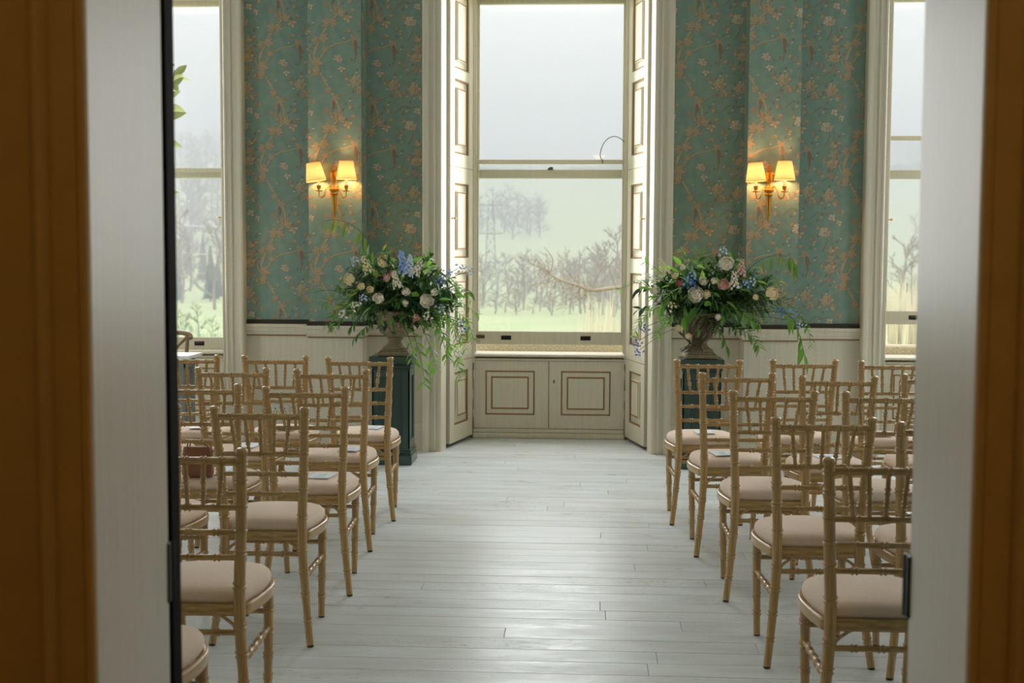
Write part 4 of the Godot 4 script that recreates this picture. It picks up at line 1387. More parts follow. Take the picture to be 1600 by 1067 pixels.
func seat_outline(scale: float, y: float, n := 40) -> PackedVector3Array:
	var half := [Vector2(0.0, 0.008), Vector2(0.12, 0.008), Vector2(0.172, 0.0), Vector2(0.184, -0.04), Vector2(0.199, -0.12), Vector2(0.207, -0.2), Vector2(0.204, -0.27), Vector2(0.185, -0.335), Vector2(0.15, -0.378), Vector2(0.09, -0.403), Vector2(0.0, -0.412)]
	var loop := []
	for p in half:
		loop.append(p)
	for i in range(half.size() - 2, 0, -1):
		loop.append(Vector2(-half[i].x, half[i].y))
	var row := PackedVector3Array()
	for i in loop.size():
		var a: Vector2 = loop[i - 1]
		var b: Vector2 = loop[i]
		var c: Vector2 = loop[(i + 1) % loop.size()]
		var d: Vector2 = loop[(i + 2) % loop.size()]
		for k in 2:
			var t := k / 2.0
			var q := 0.5 * (2.0 * b + (c - a) * t + (2.0 * a - 5.0 * b + 4.0 * c - d) * t * t + (3.0 * b - a - 3.0 * c + d) * t * t * t)
			row.append(Vector3(q.x * scale, y, (q.y + 0.2) * scale - 0.2))
	return row


func make_chair() -> Node3D:
	var t := thing("chiavari_chair", "limed", "chair")
	t.set_meta("base", "chiavari_chair")
	t.set_meta("group", "limed bamboo-turned chairs set out for the ceremony")
	var w: Material = M.limed_wood
	var h: Material = M.limed_rail
	# seat: wooden rim and domed pad
	var rim := []
	for q in [[0.90, 0.402], [0.985, 0.402], [1.0, 0.408], [1.0, 0.432], [0.985, 0.439], [0.93, 0.439], [0.90, 0.432]]:
		rim.append(seat_outline(q[0], q[1]))
	rim.append(rim[0])
	put("seat_frame", mb().grid(rim, true).done(), h, t)
	var pad := []
	for q in [[0.86, 0.428], [0.915, 0.438], [0.94, 0.448], [0.945, 0.458], [0.93, 0.469], [0.89, 0.478], [0.80, 0.485], [0.62, 0.490], [0.36, 0.4935], [0.12, 0.495], [0.0, 0.495]]:
		pad.append(seat_outline(q[0], q[1]))
	put("seat_pad", mb().grid(pad, true).done(), M.seat_fabric, t)
	# rear legs run up into the back posts
	for s in [-1, 1]:
		var pts := curve([Vector3(s * 0.192, 0.006, 0.060), Vector3(s * 0.166, 0.22, 0.022), Vector3(s * 0.152, 0.43, 0.006), Vector3(s * 0.161, 0.66, 0.016), Vector3(s * 0.175, 0.915, 0.052)], 6)
		var rad := []
		for i in pts.size():
			var f := float(i) / (pts.size() - 1)
			rad.append(lerpf(0.0142, 0.0186, smoothstep(0.0, 0.45, f)) - 0.0020 * smoothstep(0.6, 1.0, f))
		put("back_post", bamboo(pts, rad, [0.10, 0.195, 0.285, 0.372, 0.50, 0.605, 0.682, 0.76, 0.835, 0.895], 12), w, t)
		put("finial", mb().at(Transform3D(Basis(Vector3.RIGHT, 0.13), Vector3(s * 0.1755, 0.912, 0.0518))).lathe([[0.0145, 0.0], [0.0145, 0.004], [0.0185, 0.008], [0.0195, 0.014], [0.0185, 0.019], [0.013, 0.0235], [0.0, 0.0255]], 14).done(), w, t)
		put("glide", mb().lathe([[0.0125, 0.0], [0.0135, 0.003], [0.013, 0.008], [0.0, 0.008]], 10).done(), M.glide, t, Transform3D(Basis.IDENTITY, Vector3(s * 0.1925, 0, 0.060)))
		var fp := [Vector3(s * 0.160, 0.006, -0.345), Vector3(s * 0.166, 0.2, -0.333), Vector3(s * 0.172, 0.41, -0.318)]
		put("front_leg", bamboo(fp, [0.0132, 0.0158, 0.0175], [0.09, 0.165, 0.25, 0.33], 12), w, t)
		put("glide", mb().lathe([[0.012, 0.0], [0.013, 0.003], [0.0125, 0.008], [0.0, 0.008]], 10).done(), M.glide, t, Transform3D(Basis.IDENTITY, Vector3(s * 0.160, 0, -0.345)))
		put("side_stretcher", bamboo([Vector3(s * 0.163, 0.262, 0.016), Vector3(s * 0.169, 0.268, -0.328)], [0.0098, 0.0098], [0.07, 0.13, 0.19, 0.25], 10), w, t)
		var br := curve([Vector3(s * 0.152, 0.335, 0.012), Vector3(s * 0.135, 0.372, 0.006), Vector3(s * 0.10, 0.398, 0.0), Vector3(s * 0.085, 0.405, -0.002)], 4)
		put("corner_brace", mb().tube(br, radii(br.size(), 0.0055, 0.0055), 7).done(), w, t)
	put("rear_stretcher", bamboo([Vector3(-0.156, 0.352, 0.011), Vector3(0.156, 0.352, 0.011)], [0.0092, 0.0092], [0.075, 0.156, 0.237], 10), h, t)
	put("front_stretcher", bamboo([Vector3(-0.169, 0.325, -0.324), Vector3(0.169, 0.325, -0.324)], [0.0092, 0.0092], [0.085, 0.169, 0.253], 10), h, t)
	# back: top rail, three lower rails, five fanned spindles
	var tops := []
	for q in [[0.896, 0.174, 0.049, 0.0112], [0.748, 0.166, 0.026, 0.0096], [0.668, 0.1615, 0.0165, 0.0092], [0.588, 0.158, 0.010, 0.0092]]:
		var kn := []
		for j in (5 if q[0] > 0.8 else 3):
			kn.append(q[1] + (([-0.115, -0.0575, 0.0, 0.0575, 0.115][j]) if q[0] > 0.8 else [-0.085, 0.0, 0.085][j]))
		put("top_rail" if q[0] > 0.8 else "back_rail", bamboo([Vector3(-q[1], q[0], q[2]), Vector3(q[1], q[0], q[2])], [q[3], q[3]], kn, 10), h, t)
	for j in 5:
		var u := (j - 2) * 0.0575
		var v := (j - 2) * 0.0475
		put("spindle", bamboo([Vector3(v, 0.748, 0.026), Vector3(u, 0.896, 0.049)], [0.0068, 0.0074], [0.048, 0.088], 8), w, t)
	return t


func chairs() -> void:
	var proto := make_chair()
	# x of the middle of the back, z of its top, turn, label
	var list := [
		[-1.225, -3.07, 0.02, "limed chair at the lower left corner, only the front of its seat in view"],
		[-1.216, -3.80, 0.03, "nearest limed chair on the left whose whole back is in view, beside the door edge"],
		[-1.250, -4.83, 0.02, "left aisle chair in the second full row from the camera, its seat bare"],
		[-1.232, -5.56, 0.05, "left aisle chair in the middle row, a card lying square on its seat"],
		[-1.283, -6.40, 0.05, "left aisle chair one row short of the front, just behind the front left aisle chair"],
		[-1.274, -7.14, 0.05, "front-row left aisle chair standing right before the left teal pedestal"],
		[-1.760, -4.86, 0.02, "half-hidden limed chair with a bare seat behind the nearest left chair"],
		[-1.732, -5.64, 0.02, "limed chair carrying the tan leather handbag"],
		[-1.803, -6.43, 0.03, "limed chair directly in front of the one with the handbag"],
		[-1.766, -7.19, 0.03, "front-row limed chair second from the left aisle, before the wall sockets"],
		[-2.289, -6.45, 0.03, "limed chair third from the left aisle in the second row, cut by the door edge"],
		[-2.277, -7.18, 0.03, "front-row limed chair third from the left aisle, below the left window"],
		[0.894, -3.78, 0.0, "nearest limed chair on the right, cut by the right door jamb"],
		[0.874, -4.71, 0.04, "right aisle chair in the second row from the camera, its seat bare of any card"],
		[0.820, -5.60, 0.0, "right aisle chair in the middle row with an empty pale seat"],
		[0.760, -6.43, 0.05, "right aisle chair one row short of the front with a card on its seat"],
		[0.687, -7.18, 0.05, "front-row right aisle chair standing before the right teal pedestal"],
		[1.300, -4.60, -0.02, "limed chair mostly hidden by the right jamb, in the second row from the camera"],
		[1.305, -5.60, 0.0, "limed chair second from the right aisle in the middle row, near the jamb"],
		[1.234, -6.30, 0.02, "limed chair second from the right aisle, one row short of the front"],
		[1.228, -7.25, 0.05, "front-row limed chair second from the right aisle, before the plain cream dado"],
		[1.758, -6.43, 0.0, "limed chair third from the right aisle, one row short of the front by the jamb"],
		[1.710, -7.21, 0.03, "front-row limed chair third from the right aisle, below the right window"]]
	for i in list.size():
		var q: Array = list[i]
		var o := proto if i == 0 else copy_of(proto, q[3])
		o.set_meta("label", q[3])
		o.rotation.y = q[2]
		o.position = Vector3(q[0], 0, q[1]) - Vector3(0, 0, 0.052).rotated(Vector3.UP, q[2])
	# service cards: x, z, turn, label
	var im := Image.create(96, 136, false, Image.FORMAT_RGB8)
	im.fill(c8(228, 236, 244))
	for j in 26:
		var p := Vector2(48 + 14 * sin(j * 0.5), 40 + j * 1.6)
		im.fill_rect(Rect2i(int(p.x), int(p.y), 5, 4), c8(110, 150, 170) if j % 3 else c8(90, 130, 110))
	for j in 4:
		im.fill_rect(Rect2i(22 + 4 * (j % 2), 100 + j * 7, 52 - 8 * (j % 2), 2), c8(150, 166, 186))
	var print_ := mat("card_print", Color.WHITE, 0.6)
	print_.albedo_texture = ImageTexture.create_from_image(im)
	mat("card_stock", c8(234, 240, 246), 0.6)
	var cards := CARDS
	for q in cards:
		var t := thing("service_card", q[3], "card", Vector3(q[0], 0.4955, q[1]), q[2], "service cards on the seats")
		put("leaf", mb().span(-0.053, 0.053, 0.0, 0.0014, -0.075, 0.075, 0.0004).done(), M.card_stock, t)
		put("cover", mb().grid([PackedVector3Array([Vector3(-0.052, 0.0022, -0.074), Vector3(0.052, 0.0030, -0.074)]), PackedVector3Array([Vector3(-0.052, 0.0022, 0.074), Vector3(0.052, 0.0042, 0.074)])], false, true).done(), print_, t)
	# handbag
	var b := thing("handbag", "tan leather handbag with looped straps standing on a seat on the left", "bag", Vector3(-1.782, 0.494, -5.765), 0.04)
	b.scale = Vector3(0.74, 0.92, 0.8)
	var rows := []
	for q in [[0.092, 0.0, 0.036], [0.098, 0.012, 0.042], [0.098, 0.06, 0.038], [0.094, 0.11, 0.028], [0.090, 0.142, 0.016], [0.088, 0.148, 0.010], [0.0, 0.144, 0.0]]:
		var row := PackedVector3Array()
		for j in 28:
			var a := TAU * j / 28
			var e := 0.55
			row.append(Vector3(signf(cos(a)) * pow(absf(cos(a)), e) * q[0], q[1], signf(sin(a)) * pow(absf(sin(a)), e) * q[2]))
		rows.append(row)
	put("body", mb().grid(rows, true).done(), M.tan_leather, b)
	for s in [-1, 1]:
		var st := curve([Vector3(-0.06, 0.13, s * 0.02), Vector3(-0.045, 0.175, s * 0.035), Vector3(0.02, 0.178, s * 0.04), Vector3(0.075, 0.15, s * 0.03), Vector3(0.085, 0.10, s * 0.03)], 6)
		put("strap", mb().tube(st, radii(st.size(), 0.0045, 0.0045), 6).done(), M.tan_leather, b)
	put("loose_strap", mb().tube(curve([Vector3(0.09, 0.13, 0), Vector3(0.14, 0.10, 0.02), Vector3(0.155, 0.03, 0.03), Vector3(0.11, 0.008, 0.04)], 6), radii(19, 0.004, 0.004), 6).done(), M.tan_leather, b)


# ================================================================ wall lamps
func sconces() -> void:
	for k in 2:
		var t := thing("wall_sconce", ["gilt torch sconce on the left pier with one shade knocked askew", "gilt torch sconce on the right pier with both shades nearly level"][k], "wall lamp", Vector3([-1.882, 1.332][k], 1.76, PIER), 0, "pair of twin-arm sconces")
		var st := mb()
		st.at(Transform3D(Basis.IDENTITY, Vector3(0, 0, 0.028)))
		st.lathe([[0, 0.0], [0.008, 0.004], [0.010, 0.010], [0.006, 0.016], [0.010, 0.022], [0.012, 0.028], [0.008, 0.034], [0.012, 0.04], [0.013, 0.046], [0.012, 0.05], [0.022, 0.185], [0.030, 0.19], [0.032, 0.197], [0.026, 0.203], [0.027, 0.212], [0.036, 0.219], [0.038, 0.228], [0.030, 0.236], [0.018, 0.246], [0.010, 0.254], [0.0, 0.256]], 20)
		put("torch", st.done(), M.brass, t)
		var ur := mb()
		ur.at(Transform3D(Basis.IDENTITY, Vector3(0, 0, 0.028)))
		ur.lathe([[0.006, 0.25], [0.012, 0.258], [0.010, 0.266], [0.022, 0.29], [0.030, 0.32], [0.032, 0.345], [0.036, 0.35], [0.034, 0.356], [0.020, 0.362], [0.012, 0.372], [0.014, 0.380], [0.008, 0.388], [0.010, 0.398], [0.005, 0.410], [0.0, 0.416]], 20)
		put("finial", ur.done(), M.brass, t)
		put("back_plate", mb().span(-0.018, 0.018, 0.12, 0.24, 0.0, 0.012, 0.004).done(), M.brass, t)
		for s in [-1, 1]:
			var ax: float = s * 0.103
			var arm := curve([Vector3(s * 0.018, 0.228, 0.032), Vector3(s * 0.034, 0.255, 0.045), Vector3(s * 0.052, 0.235, 0.065), Vector3(s * 0.060, 0.19, 0.08), Vector3(s * 0.078, 0.165, 0.088), Vector3(s * 0.098, 0.175, 0.09), Vector3(ax, 0.212, 0.09)], 6)
			put("arm", mb().tube(arm, radii(arm.size(), 0.0055, 0.0045), 8).done(), M.brass, t)
			var cup := mb()
			cup.at(Transform3D(Basis.IDENTITY, Vector3(ax, 0.208, 0.09)))
			cup.lathe([[0.0, 0.0], [0.008, 0.0], [0.026, 0.004], [0.028, 0.008], [0.010, 0.009], [0.008, 0.016], [0.014, 0.026], [0.017, 0.042], [0.018, 0.046], [0.0, 0.046]], 16)
			put("candle_cup", cup.done(), M.brass, t)
			var tb := mb()
			tb.at(Transform3D(Basis.IDENTITY, Vector3(ax, 0.254, 0.09)))
			tb.lathe([[0.0105, 0.0], [0.0105, 0.06], [0.0, 0.062]], 14)
			put("candle_tube", tb.done(), M.candle_tube, t)
			var lean: float = [[0.16, 0.0], [0.05, 0.0]][k][0 if s < 0 else 1]
			var base := Vector3(ax - (0.02 if lean > 0.1 else 0.0), 0.300 - (0.012 if s < 0 else 0.0), 0.09)
			var sh := mb()
			sh.at(Transform3D(Basis(Vector3.BACK, lean), base))
			sh.lathe([[0.0745, 0.0], [0.0755, 0.0], [0.0505, 0.136], [0.0495, 0.136], [0.0745, 0.0]], 36, 0.5)
			var o := put("lamp_shade", sh.done(), M.lamp_shade, t)
			for e in [[0.0755, 0.0], [0.0508, 0.131]]:
				var rm := mb()
				rm.at(Transform3D(Basis(Vector3.BACK, lean), base))
				rm.lathe([[e[0] - 0.001, e[1]], [e[0] + 0.001, e[1]], [e[0] + 0.0004, e[1] + 0.005], [e[0] - 0.002, e[1] + 0.005], [e[0] - 0.001, e[1]]], 36, 0.5)
				put("shade_trim", rm.done(), M.shade_trim, o)
			var ball := SphereMesh.new()
			ball.radius = 0.016
			ball.height = 0.04
			ball.radial_segments = 16
			ball.rings = 8
			put("bulb", ball, M.bulb_glow, t, Transform3D(Basis.IDENTITY, Vector3(ax, 0.345, 0.09)))
			var l := OmniLight3D.new()
			l.name = "light"
			l.light_color = Color(1.0, 0.77, 0.52)
			l.light_energy = SCONCE
			l.light_size = 0.03
			l.omni_range = 12.0
			l.omni_attenuation = 2.0
			l.shadow_enabled = true
			l.position = Vector3(ax, 0.345, 0.09)
			t.add_child(l, true)


const SCONCE := 0.10


# ================================================================ flowers
func rose_mesh(sd: int, petals: int, open: float) -> ArrayMesh:     # unit radius, facing +z: cupped petals laid over a ball on a golden spiral, the outer ones flared
	var r := RandomNumberGenerator.new()
	r.seed = sd
	var m := mb()
	for k in petals:
		var f := (k + 0.4) / petals
		var polar := lerpf(0.12, 1.75, pow(f, 0.75))
		var a := k * 2.39996 + r.randf_range(-0.2, 0.2)
		var ball := lerpf(0.62, 0.92, f)
		var c := Vector3(cos(a) * sin(polar), sin(a) * sin(polar), cos(polar))          # towards the petal's middle
		var up := (Vector3.BACK - c * c.z).normalized() if absf(c.z) < 0.99 else Vector3.UP   # towards its free rim
		var side := c.cross(up)
		var size := lerpf(0.34, 0.66, f) * r.randf_range(0.92, 1.08)
		var rows := []
		for i in 5:
			var t := i / 2.0 - 1.0                    # -1 base, +1 rim
			var row := PackedVector3Array()
			for j in 5:
				var s := j / 2.0 - 1.0
				var w := 1.0 - 0.35 * t * t if t > 0 else 1.0 - 0.5 * t * t
				var d := (c + up * t * size + side * s * size * w).normalized()
				var lift := 0.05 * f + (0.16 * t * t * (0.5 + open * f) if t > 0 else -0.10 * t * t) + 0.05 * s * s * maxf(t, 0.0)
				row.append(d * (ball + lift))
			rows.append(row)
		m.grid(rows)
	var core := []
	for i in 5:
		var row := PackedVector3Array()
		for j in 10:
			var e := PI * i / 4.0
			row.append(Vector3(cos(TAU * j / 10) * sin(e), sin(TAU * j / 10) * sin(e), cos(e)) * 0.58)
		core.append(row)
	m.grid(core, true)
	return m.done()


func floret(m: MB, p: Vector3, d: Vector3, s: float, roll: float, petals := 5) -> void:
	var z := d.normalized()
	var x := z.cross(Vector3(0.3, 1, 0.2)).normalized()
	var y := z.cross(x)
	for k in petals:
		var a := roll + TAU * k / petals
		var u := (x * cos(a) + y * sin(a))
		var v := (x * cos(a + PI / 2) + y * sin(a + PI / 2))
		var tip := p + u * s + z * s * 0.25
		m.quad(p, p + u * s * 0.6 - v * s * 0.36 + z * s * 0.22, tip, p + u * s * 0.6 + v * s * 0.36 + z * s * 0.22)


func cluster_mesh(sd: int, n: int, long: float, wide: float, s: float, petals := 5) -> ArrayMesh:   # florets up a spike along +y
	var r := RandomNumberGenerator.new()
	r.seed = sd
	var m := mb()
	for k in n:
		var t := float(k) / n
		var a := k * 2.4
		var w := wide * (1.0 - 0.65 * t)
		floret(m, Vector3(cos(a) * w, t * long, sin(a) * w), Vector3(cos(a), 0.35, sin(a)), s * (1.0 - 0.4 * t) * r.randf_range(0.85, 1.15), r.randf() * TAU, petals)
	return m.done()


func flowers() -> void:
	var K := 1.0 / 218.0
	var big := leaf_mesh(0.30, 0.12)
	var slim := leaf_mesh(0.20, 0.18)
	var round_ := leaf_mesh(0.42, 0.10)
	var rose := [rose_mesh(1, 24, 0.8), rose_mesh(2, 16, 0.3), rose_mesh(3, 20, 1.4)]
	var spike_blue := cluster_mesh(4, 34, 0.15, 0.032, 0.017)
	var spike_white := cluster_mesh(5, 30, 0.12, 0.030, 0.014, 4)
	var puff := cluster_mesh(6, 13, 0.055, 0.036, 0.0125)
	var sets := [
		{"name": "left", "px": 616.0, "dome": [624, 459, 96, 60],
		"vines": [[[[600, 450], [586, 404], [568, 372], [548, 353], [522, 345], [503, 348]], 11, 0.115, 1, 0.02, [1, 0, 1]],
			[[[575, 478], [545, 464], [515, 455], [489, 459]], 11, 0.078, 0, 0.10, [1, 0]],
			[[[570, 478], [545, 490], [530, 500], [523, 518]], 16, 0.062, 0, 0.14, [1, 1, 3]],
			[[[585, 470], [560, 500], [548, 515]], 12, 0.060, 1, 0.16, [1, 3]],
			[[[660, 470], [695, 462], [722, 474], [749, 493]], 22, 0.046, 0, 0.06, [0, 1, 2]],
			[[[672, 470], [700, 490], [714, 525], [721, 563]], 26, 0.056, 0, 0.16, [2, 0, 0]],
			[[[668, 480], [690, 510], [706, 545]], 20, 0.056, 0, 0.2, [0, 2, 1]],
			[[[640, 495], [652, 530], [662, 568], [668, 600]], 13, 0.085, 0, 0.20, [2, 2, 0]],
			[[[625, 495], [645, 532], [650, 562]], 9, 0.085, 0, 0.22, [2, 0]],
			[[[660, 480], [690, 520], [702, 560]], 14, 0.07, 0, 0.18, [2, 4, 0]],
			[[[665, 470], [700, 478], [730, 500], [742, 530]], 24, 0.055, 0, 0.12, [0, 2, 1]],
			[[[662, 475], [688, 500], [716, 512], [730, 545]], 24, 0.058, 0, 0.15, [2, 0, 1]],
			[[[670, 480], [694, 520], [716, 560], [722, 590]], 20, 0.066, 0, 0.17, [2, 2, 0]],
			[[[560, 470], [540, 478], [520, 492], [514, 512]], 18, 0.06, 0, 0.12, [1, 0, 3]],
			[[[590, 482], [552, 470], [520, 470], [500, 478]], 14, 0.066, 0, 0.04, [1, 2, 0]],
			[[[655, 500], [676, 545], [684, 575]], 12, 0.078, 0, 0.16, [2, 0, 2]],
			[[[590, 500], [570, 515], [556, 530]], 14, 0.06, 1, 0.18, [1, 3]],
			[[[680, 450], [705, 440], [720, 452], [736, 470]], 16, 0.04, 0, 0.05, [0, 1]],
			[[[640, 440], [660, 412], [672, 394]], 9, 0.05, 0, 0.02, [1, 2]],
			[[[600, 440], [575, 412], [560, 398]], 10, 0.085, 0, 0.06, [1, 0]],
			[[[610, 430], [605, 405], [595, 392]], 8, 0.07, 0, 0.0, [3, 1]]],
		"roses": [[553, 437, 10, "petal_cream", 1], [606, 410, 10, "petal_cream", 1], [601, 465, 8.5, "petal_white", 2], [672, 468, 11, "petal_white", 0], [573, 447, 6, "petal_cream", 1], [612, 434, 6.5, "petal_pink", 1], [622, 428, 6, "petal_pink", 1], [642, 455, 7, "petal_white", 1], [641, 472, 5.5, "petal_white", 1], [656, 494, 5.5, "petal_pink", 2], [684, 456, 6, "petal_white", 1], [588, 452, 5.5, "petal_cream", 2], [650, 425, 5, "petal_white", 1]],
		"spikes": [[638, 424, 0.1, 0, "petal_blue"], [644, 430, -0.2, 0, "petal_pale_blue"], [655, 428, -0.45, 1, "petal_white"], [630, 448, 0.2, 1, "petal_white"], [584, 425, 0.35, 1, "petal_cream"], [700, 428, -1.1, 2, "petal_blue"], [716, 420, -1.4, 2, "petal_blue"], [690, 440, -0.7, 2, "petal_deep_blue"], [730, 424, -1.5, 2, "petal_pale_blue"], [562, 412, 0.6, 2, "petal_pale_blue"], [578, 470, 0.4, 2, "petal_pale_blue"], [566, 480, 0.9, 2, "petal_white"], [722, 500, 2.6, 2, "petal_deep_blue"], [728, 510, 2.7, 2, "petal_deep_blue"], [690, 482, -1.0, 2, "petal_pale_blue"], [678, 490, 2.0, 2, "petal_white"], [545, 490, 1.8, 2, "petal_white"]],
		"buds": [[657, 459, 6]]},
		{"name": "right", "px": 1096.0, "dome": [1112, 457, 100, 58],
		"vines": [[[[1138, 465], [1160, 428], [1186, 405], [1212, 397], [1232, 402], [1241, 414]], 12, 0.11, 1, 0.02, [0, 1, 1]],
			[[[1170, 455], [1208, 463], [1238, 480], [1256, 506], [1263, 538]], 34, 0.048, 0, 0.10, [1, 1, 0]],
			[[[1185, 462], [1215, 478], [1240, 500]], 18, 0.048, 0, 0.08, [1, 3]],
			[[[1200, 475], [1232, 492], [1245, 520], [1252, 552]], 7, 0.13, 1, 0.14, [2, 0]],
			[[[1060, 450], [1022, 436], [995, 440], [970, 451]], 20, 0.044, 0, 0.06, [0, 1, 3]],
			[[[1055, 470], [1022, 482], [1002, 500], [992, 522]], 20, 0.052, 0, 0.10, [2, 0, 1]],
			[[[1050, 440], [1028, 420], [1008, 408]], 14, 0.045, 0, 0.02, [0, 3]],
			[[[1060, 480], [1040, 500], [1028, 520]], 18, 0.055, 0, 0.16, [0, 3, 1]],
			[[[1085, 440], [1076, 408], [1064, 388]], 18, 0.038, 0, -0.06, [5, 1]],
			[[[1092, 436], [1094, 404], [1086, 387]], 18, 0.036, 0, -0.08, [5, 3]],
			[[[1045, 455], [1036, 466], [1032, 482]], 6, 0.125, 1, 0.24, [4, 2, 0]],
			[[[1070, 462], [1068, 478], [1066, 492]], 5, 0.13, 1, 0.27, [2, 0]],
			[[[1125, 490], [1150, 508], [1172, 520], [1182, 538]], 18, 0.07, 0, 0.18, [1, 0, 5]],
			[[[1140, 470], [1160, 490], [1180, 500]], 12, 0.08, 0, 0.2, [5, 2]],
			[[[1105, 490], [1125, 515], [1133, 540]], 8, 0.085, 1, 0.2, [0, 1]],
			[[[1150, 450], [1190, 440], [1206, 432]], 12, 0.062, 0, 0.02, [1]]],
		"roses": [[1129, 411, 11, "petal_white", 0], [1083, 457, 12, "petal_white", 0], [1098, 456, 7.5, "petal_cream", 1], [1197, 455, 11, "petal_cream", 1], [1123, 442, 8.5, "petal_pink", 2], [1058, 440, 5.5, "petal_rose", 1], [1094, 437, 6.5, "petal_white", 2], [1052, 428, 6.5, "petal_cream", 1], [1064, 416, 5, "petal_white", 1], [1110, 436, 5.5, "petal_white", 1], [1060, 508, 7, "petal_cream", 1], [1076, 521, 6, "petal_cream", 1], [1117, 490, 5, "petal_white", 1], [1022, 452, 6, "petal_white", 2], [1172, 460, 5, "petal_cream", 1]],
		"spikes": [[1070, 440, 0.1, 2, "petal_blue"], [1076, 432, -0.2, 2, "petal_blue"], [1076, 445, 0.0, 2, "petal_deep_blue"], [1155, 445, -0.2, 2, "petal_blue"], [1163, 440, -0.5, 2, "petal_pale_blue"], [1140, 446, 0.1, 1, "petal_white"], [1026, 440, 0.9, 1, "petal_white"], [1040, 425, 0.5, 1, "petal_cream"], [1212, 484, -1.2, 2, "petal_deep_blue"], [1232, 486, -1.4, 2, "petal_blue"], [1250, 500, 2.4, 2, "petal_pale_blue"], [1012, 508, 2.2, 2, "petal_deep_blue"], [1000, 530, 2.5, 2, "petal_deep_blue"], [1002, 544, 2.7, 2, "petal_deep_blue"], [1125, 396, 0.1, 2, "petal_pale_blue"], [1150, 428, 0.0, 1, "petal_pink"], [1050, 478, 0.6, 2, "petal_cream"]],
		"buds": [[1100, 470, 5]]}]
	for q in sets:
		var origin := Vector3(-1.37 if q.name == "left" else 0.817, 1.06, -9.17)
		var t := thing("flower_arrangement", "sprawling arrangement of white roses, blue delphinium and trailing greenery in the %s urn" % q.name, "flowers", origin, 0, "urn flower arrangements")
		var at := func(x: float, y: float, z: float) -> Vector3: return Vector3((x - q.px) * K, (496.0 - y) * K, z)
		var dome: Array = q.dome
		var front := func(x: float, y: float) -> float:
			var e: float = 1.0 - pow((x - dome[0]) / (dome[2] + 14.0), 2) - pow((y - dome[1]) / (dome[3] + 14.0), 2)
			return 0.30 * sqrt(maxf(e, 0.02))
		# filler foliage: small leaves on stems that fan out through the whole dome, too many to count
		var places := []
		var tints := []
		var stems := mb()
		var rr := RandomNumberGenerator.new()
		rr.seed = 31 if q.name == "left" else 37
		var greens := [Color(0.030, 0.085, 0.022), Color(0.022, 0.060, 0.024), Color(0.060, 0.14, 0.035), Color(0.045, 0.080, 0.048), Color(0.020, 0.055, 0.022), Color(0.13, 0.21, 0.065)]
		for s in 290:
			var a := rr.randf() * TAU
			var e := rr.randf_range(-1.0, 1.0)
			var far := rr.randf_range(0.55, 1.0) + (0.22 if rr.randf() < 0.22 else 0.0)
			var ring := sqrt(maxf(1.0 - e * e, 0.0))
			var tip: Vector3 = at.call(dome[0] + cos(a) * ring * dome[2] * far, dome[1] - e * dome[3] * far, sin(a) * ring * 0.30 * far)
			var root := Vector3(rr.randf_range(-0.05, 0.05), 0.0, rr.randf_range(-0.05, 0.05))
			var mid := root.lerp(tip, 0.55) + Vector3(0, 0.07, 0)
			var pts := curve([root, mid, tip], 6)
			stems.tube(pts, radii(pts.size(), 0.0022, 0.001), 3, false)
			var n := 15
			var size := rr.randf_range(0.05, 0.09)
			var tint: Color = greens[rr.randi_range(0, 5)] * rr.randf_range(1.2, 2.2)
			for k in n:
				var f := lerpf(0.3, 1.0, k / float(n - 1)) * (pts.size() - 1)
				var i := mini(int(f), pts.size() - 2)
				var p: Vector3 = pts[i].lerp(pts[i + 1], f - i)
				var d: Vector3 = (pts[i + 1] - pts[i]).normalized()
				var sd := d.cross(Vector3(rr.randf_range(-1, 1), rr.randf_range(-1, 1), rr.randf_range(-1, 1))).normalized()
				places.append(leaf_at(p, d * 0.7 + sd + Vector3(0, -0.25, 0), size * rr.randf_range(0.7, 1.15), rr.randf_range(-0.8, 0.8)))
				tints.append(tint * rr.randf_range(0.85, 1.15))
		put("stems", stems.done(), M.stem_green, t)
		var mm := MultiMesh.new()
		mm.transform_format = MultiMesh.TRANSFORM_3D
		mm.use_colors = true
		mm.mesh = big
		mm.instance_count = places.size()
		for i in places.size():
			mm.set_instance_transform(i, places[i])
			var c: Color = tints[i]
			c.a = 1.0
			mm.set_instance_color(i, c)
		var mo := MultiMeshInstance3D.new()
		mo.multimesh = mm
		mo.material_override = M.leaf_mix
		adopt(mo, "foliage", t)
		mo.set_meta("kind", "stuff")
		# trailing vines and sprays: every leaf a part
		for v in q.vines:
			var pts := []
			for j in v[0].size():
				var f: float = float(j) / (v[0].size() - 1)
				pts.append(at.call(v[0][j][0], v[0][j][1], v[4] * (0.5 + 0.6 * f) + 0.02 * sin(j * 2.1)))
			var cv := curve(pts, 8)
			put("vine_stem", mb().tube(cv, radii(cv.size(), 0.0028, 0.0012), 5, false).done(), M.stem_green, t)
			for k in int(v[1]):
				var f := lerpf(0.22, 1.0, (k + 0.5) / float(v[1])) * (cv.size() - 1)
				var i := mini(int(f), cv.size() - 2)
				var p: Vector3 = cv[i].lerp(cv[i + 1], f - i)
				var d: Vector3 = (cv[i + 1] - cv[i]).normalized()
				var side := 1.0 if k % 2 else -1.0
				var dir: Vector3
				if v[3] == 1:
					dir = Vector3(rr.randf_range(-0.3, 0.3) + d.x * 0.25, -1.0, rr.randf_range(-0.35, 0.35))
				else:
					dir = d * 0.75 + d.cross(Vector3(0.15, 0.1, 1)).normalized() * side * 0.8 + Vector3(0, -0.15, rr.randf_range(-0.35, 0.35))
				var shape: Mesh = [big, slim, round_][(k + int(v[1])) % 2 if v[3] == 1 else [0, 1, 0, 2][k % 4]]
				var ms: Array = v[5]
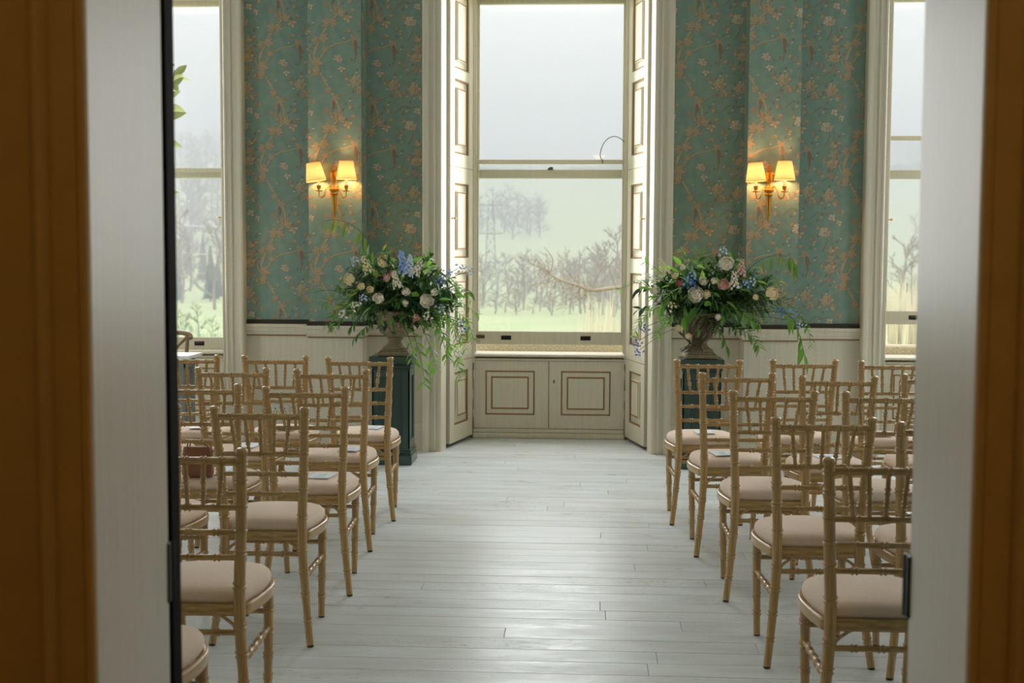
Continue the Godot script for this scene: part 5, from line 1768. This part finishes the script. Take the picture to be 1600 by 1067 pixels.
				put("leaf", shape, M["leaf_%d" % int(ms[k % ms.size()])], t, leaf_at(p, dir, v[2] * rr.randf_range(0.8, 1.15), rr.randf_range(-0.9, 0.9)))
		# broader single leaves standing out of the front of the dome
		for k in 46:
			var a := rr.randf() * TAU
			var e := sqrt(rr.randf())
			var x: float = dome[0] + cos(a) * e * dome[2] * 0.95
			var y: float = dome[1] + sin(a) * e * dome[3] * 0.95
			var p: Vector3 = at.call(x, y, front.call(x, y) * 0.92)
			var dir := Vector3(cos(a) * 0.9 + rr.randf_range(-0.5, 0.5), -sin(a) * 0.8 + rr.randf_range(-0.7, 0.3), rr.randf_range(0.0, 0.6))
			put("leaf", [big, round_, slim][k % 3], M["leaf_%d" % [0, 2, 1, 0, 5, 2][k % 6]], t, leaf_at(p, dir, rr.randf_range(0.065, 0.105), rr.randf_range(-0.9, 0.9)))
		# blooms
		for f in q.roses:
			var p: Vector3 = at.call(f[0], f[1], front.call(f[0], f[1]) + 0.02)
			var d := Vector3((f[0] - dome[0]) * K * 1.1, (dome[1] - f[1]) * K * 1.1 + 0.05, 0.42).normalized()
			if f[1] > 500:
				d = Vector3(-0.1, -0.8, 0.5).normalized()
			var x := Vector3.UP.cross(d).normalized()
			var word: String = {"petal_white": "white_rose", "petal_cream": "cream_rose", "petal_pink": "pink_rose", "petal_rose": "deep_pink_rose"}[f[3]]
			put(word, rose[f[4]], M[f[3]], t, Transform3D(Basis(x, d.cross(x), d).rotated(d, f[0]) * Basis.from_scale(Vector3.ONE * f[2] * K), p))
			put("flower_stem", mb().tube(curve([p - d * 0.02, p - d * 0.12 - Vector3(0, 0.05, 0), Vector3(0, 0.02, 0.03)], 4), radii(9, 0.0025, 0.0025), 4, false).done(), M.stem_green, t)
		for f in q.spikes:
			var z: float = front.call(f[0], f[1]) + 0.03
			var p: Vector3 = at.call(f[0], f[1], z)
			var b := Basis(Vector3.BACK, f[2]) * Basis(Vector3.RIGHT, 0.3)
			var sm: Mesh = [spike_blue, spike_white, puff][f[3]]
			put(["delphinium", "snapdragon", "floret_cluster"][f[3]], sm, M[f[4]], t, Transform3D(b, p))
			put("flower_stem", mb().tube(curve([p, p * 0.6 + Vector3(0, 0.03, 0), Vector3(0, 0.0, 0.02)], 4), radii(9, 0.002, 0.002), 4, false).done(), M.stem_green, t)
		for f in q.buds:
			var p: Vector3 = at.call(f[0], f[1], front.call(f[0], f[1]) + 0.04)
			put("green_pompom", cluster_mesh(9, 60, 0.01, 0.012, 0.018), M.bud_green, t, Transform3D(Basis.IDENTITY, p))


const CARDS := [
	[-1.21, -5.80, -0.10, "service card on the left aisle chair of the middle row"],
	[-1.223, -6.60, -0.14, "service card on the left aisle chair one row short of the front"],
	[-1.245, -7.42, -0.12, "service card on the front-row left aisle chair by the pedestal"],
	[-1.74, -7.36, 0.05, "service card on the front-row chair second from the left aisle"],
	[-1.787, -6.67, -0.12, "service card on the chair directly in front of the handbag's chair"],
	[-2.26, -7.36, 0.08, "service card on the front-row chair below the left window"],
	[-2.251, -6.66, 0.1, "service card on the left chair cut by the door edge, short of the front"],
	[-1.665, -5.95, 0.2, "service card half hidden behind the tan handbag on the same seat"],
	[0.69, -7.40, 0.06, "service card on the front-row right aisle chair by the pedestal"],
	[0.71, -6.62, 0.18, "service card on the right aisle chair one row short of the front"],
	[1.21, -7.44, 0.12, "service card on the front-row chair second from the right aisle"],
	[1.234, -6.55, 0.25, "service card on the chair second from the right aisle, one row short of the front"],
	[1.69, -7.40, 0.05, "service card on the front-row chair below the right window"]]
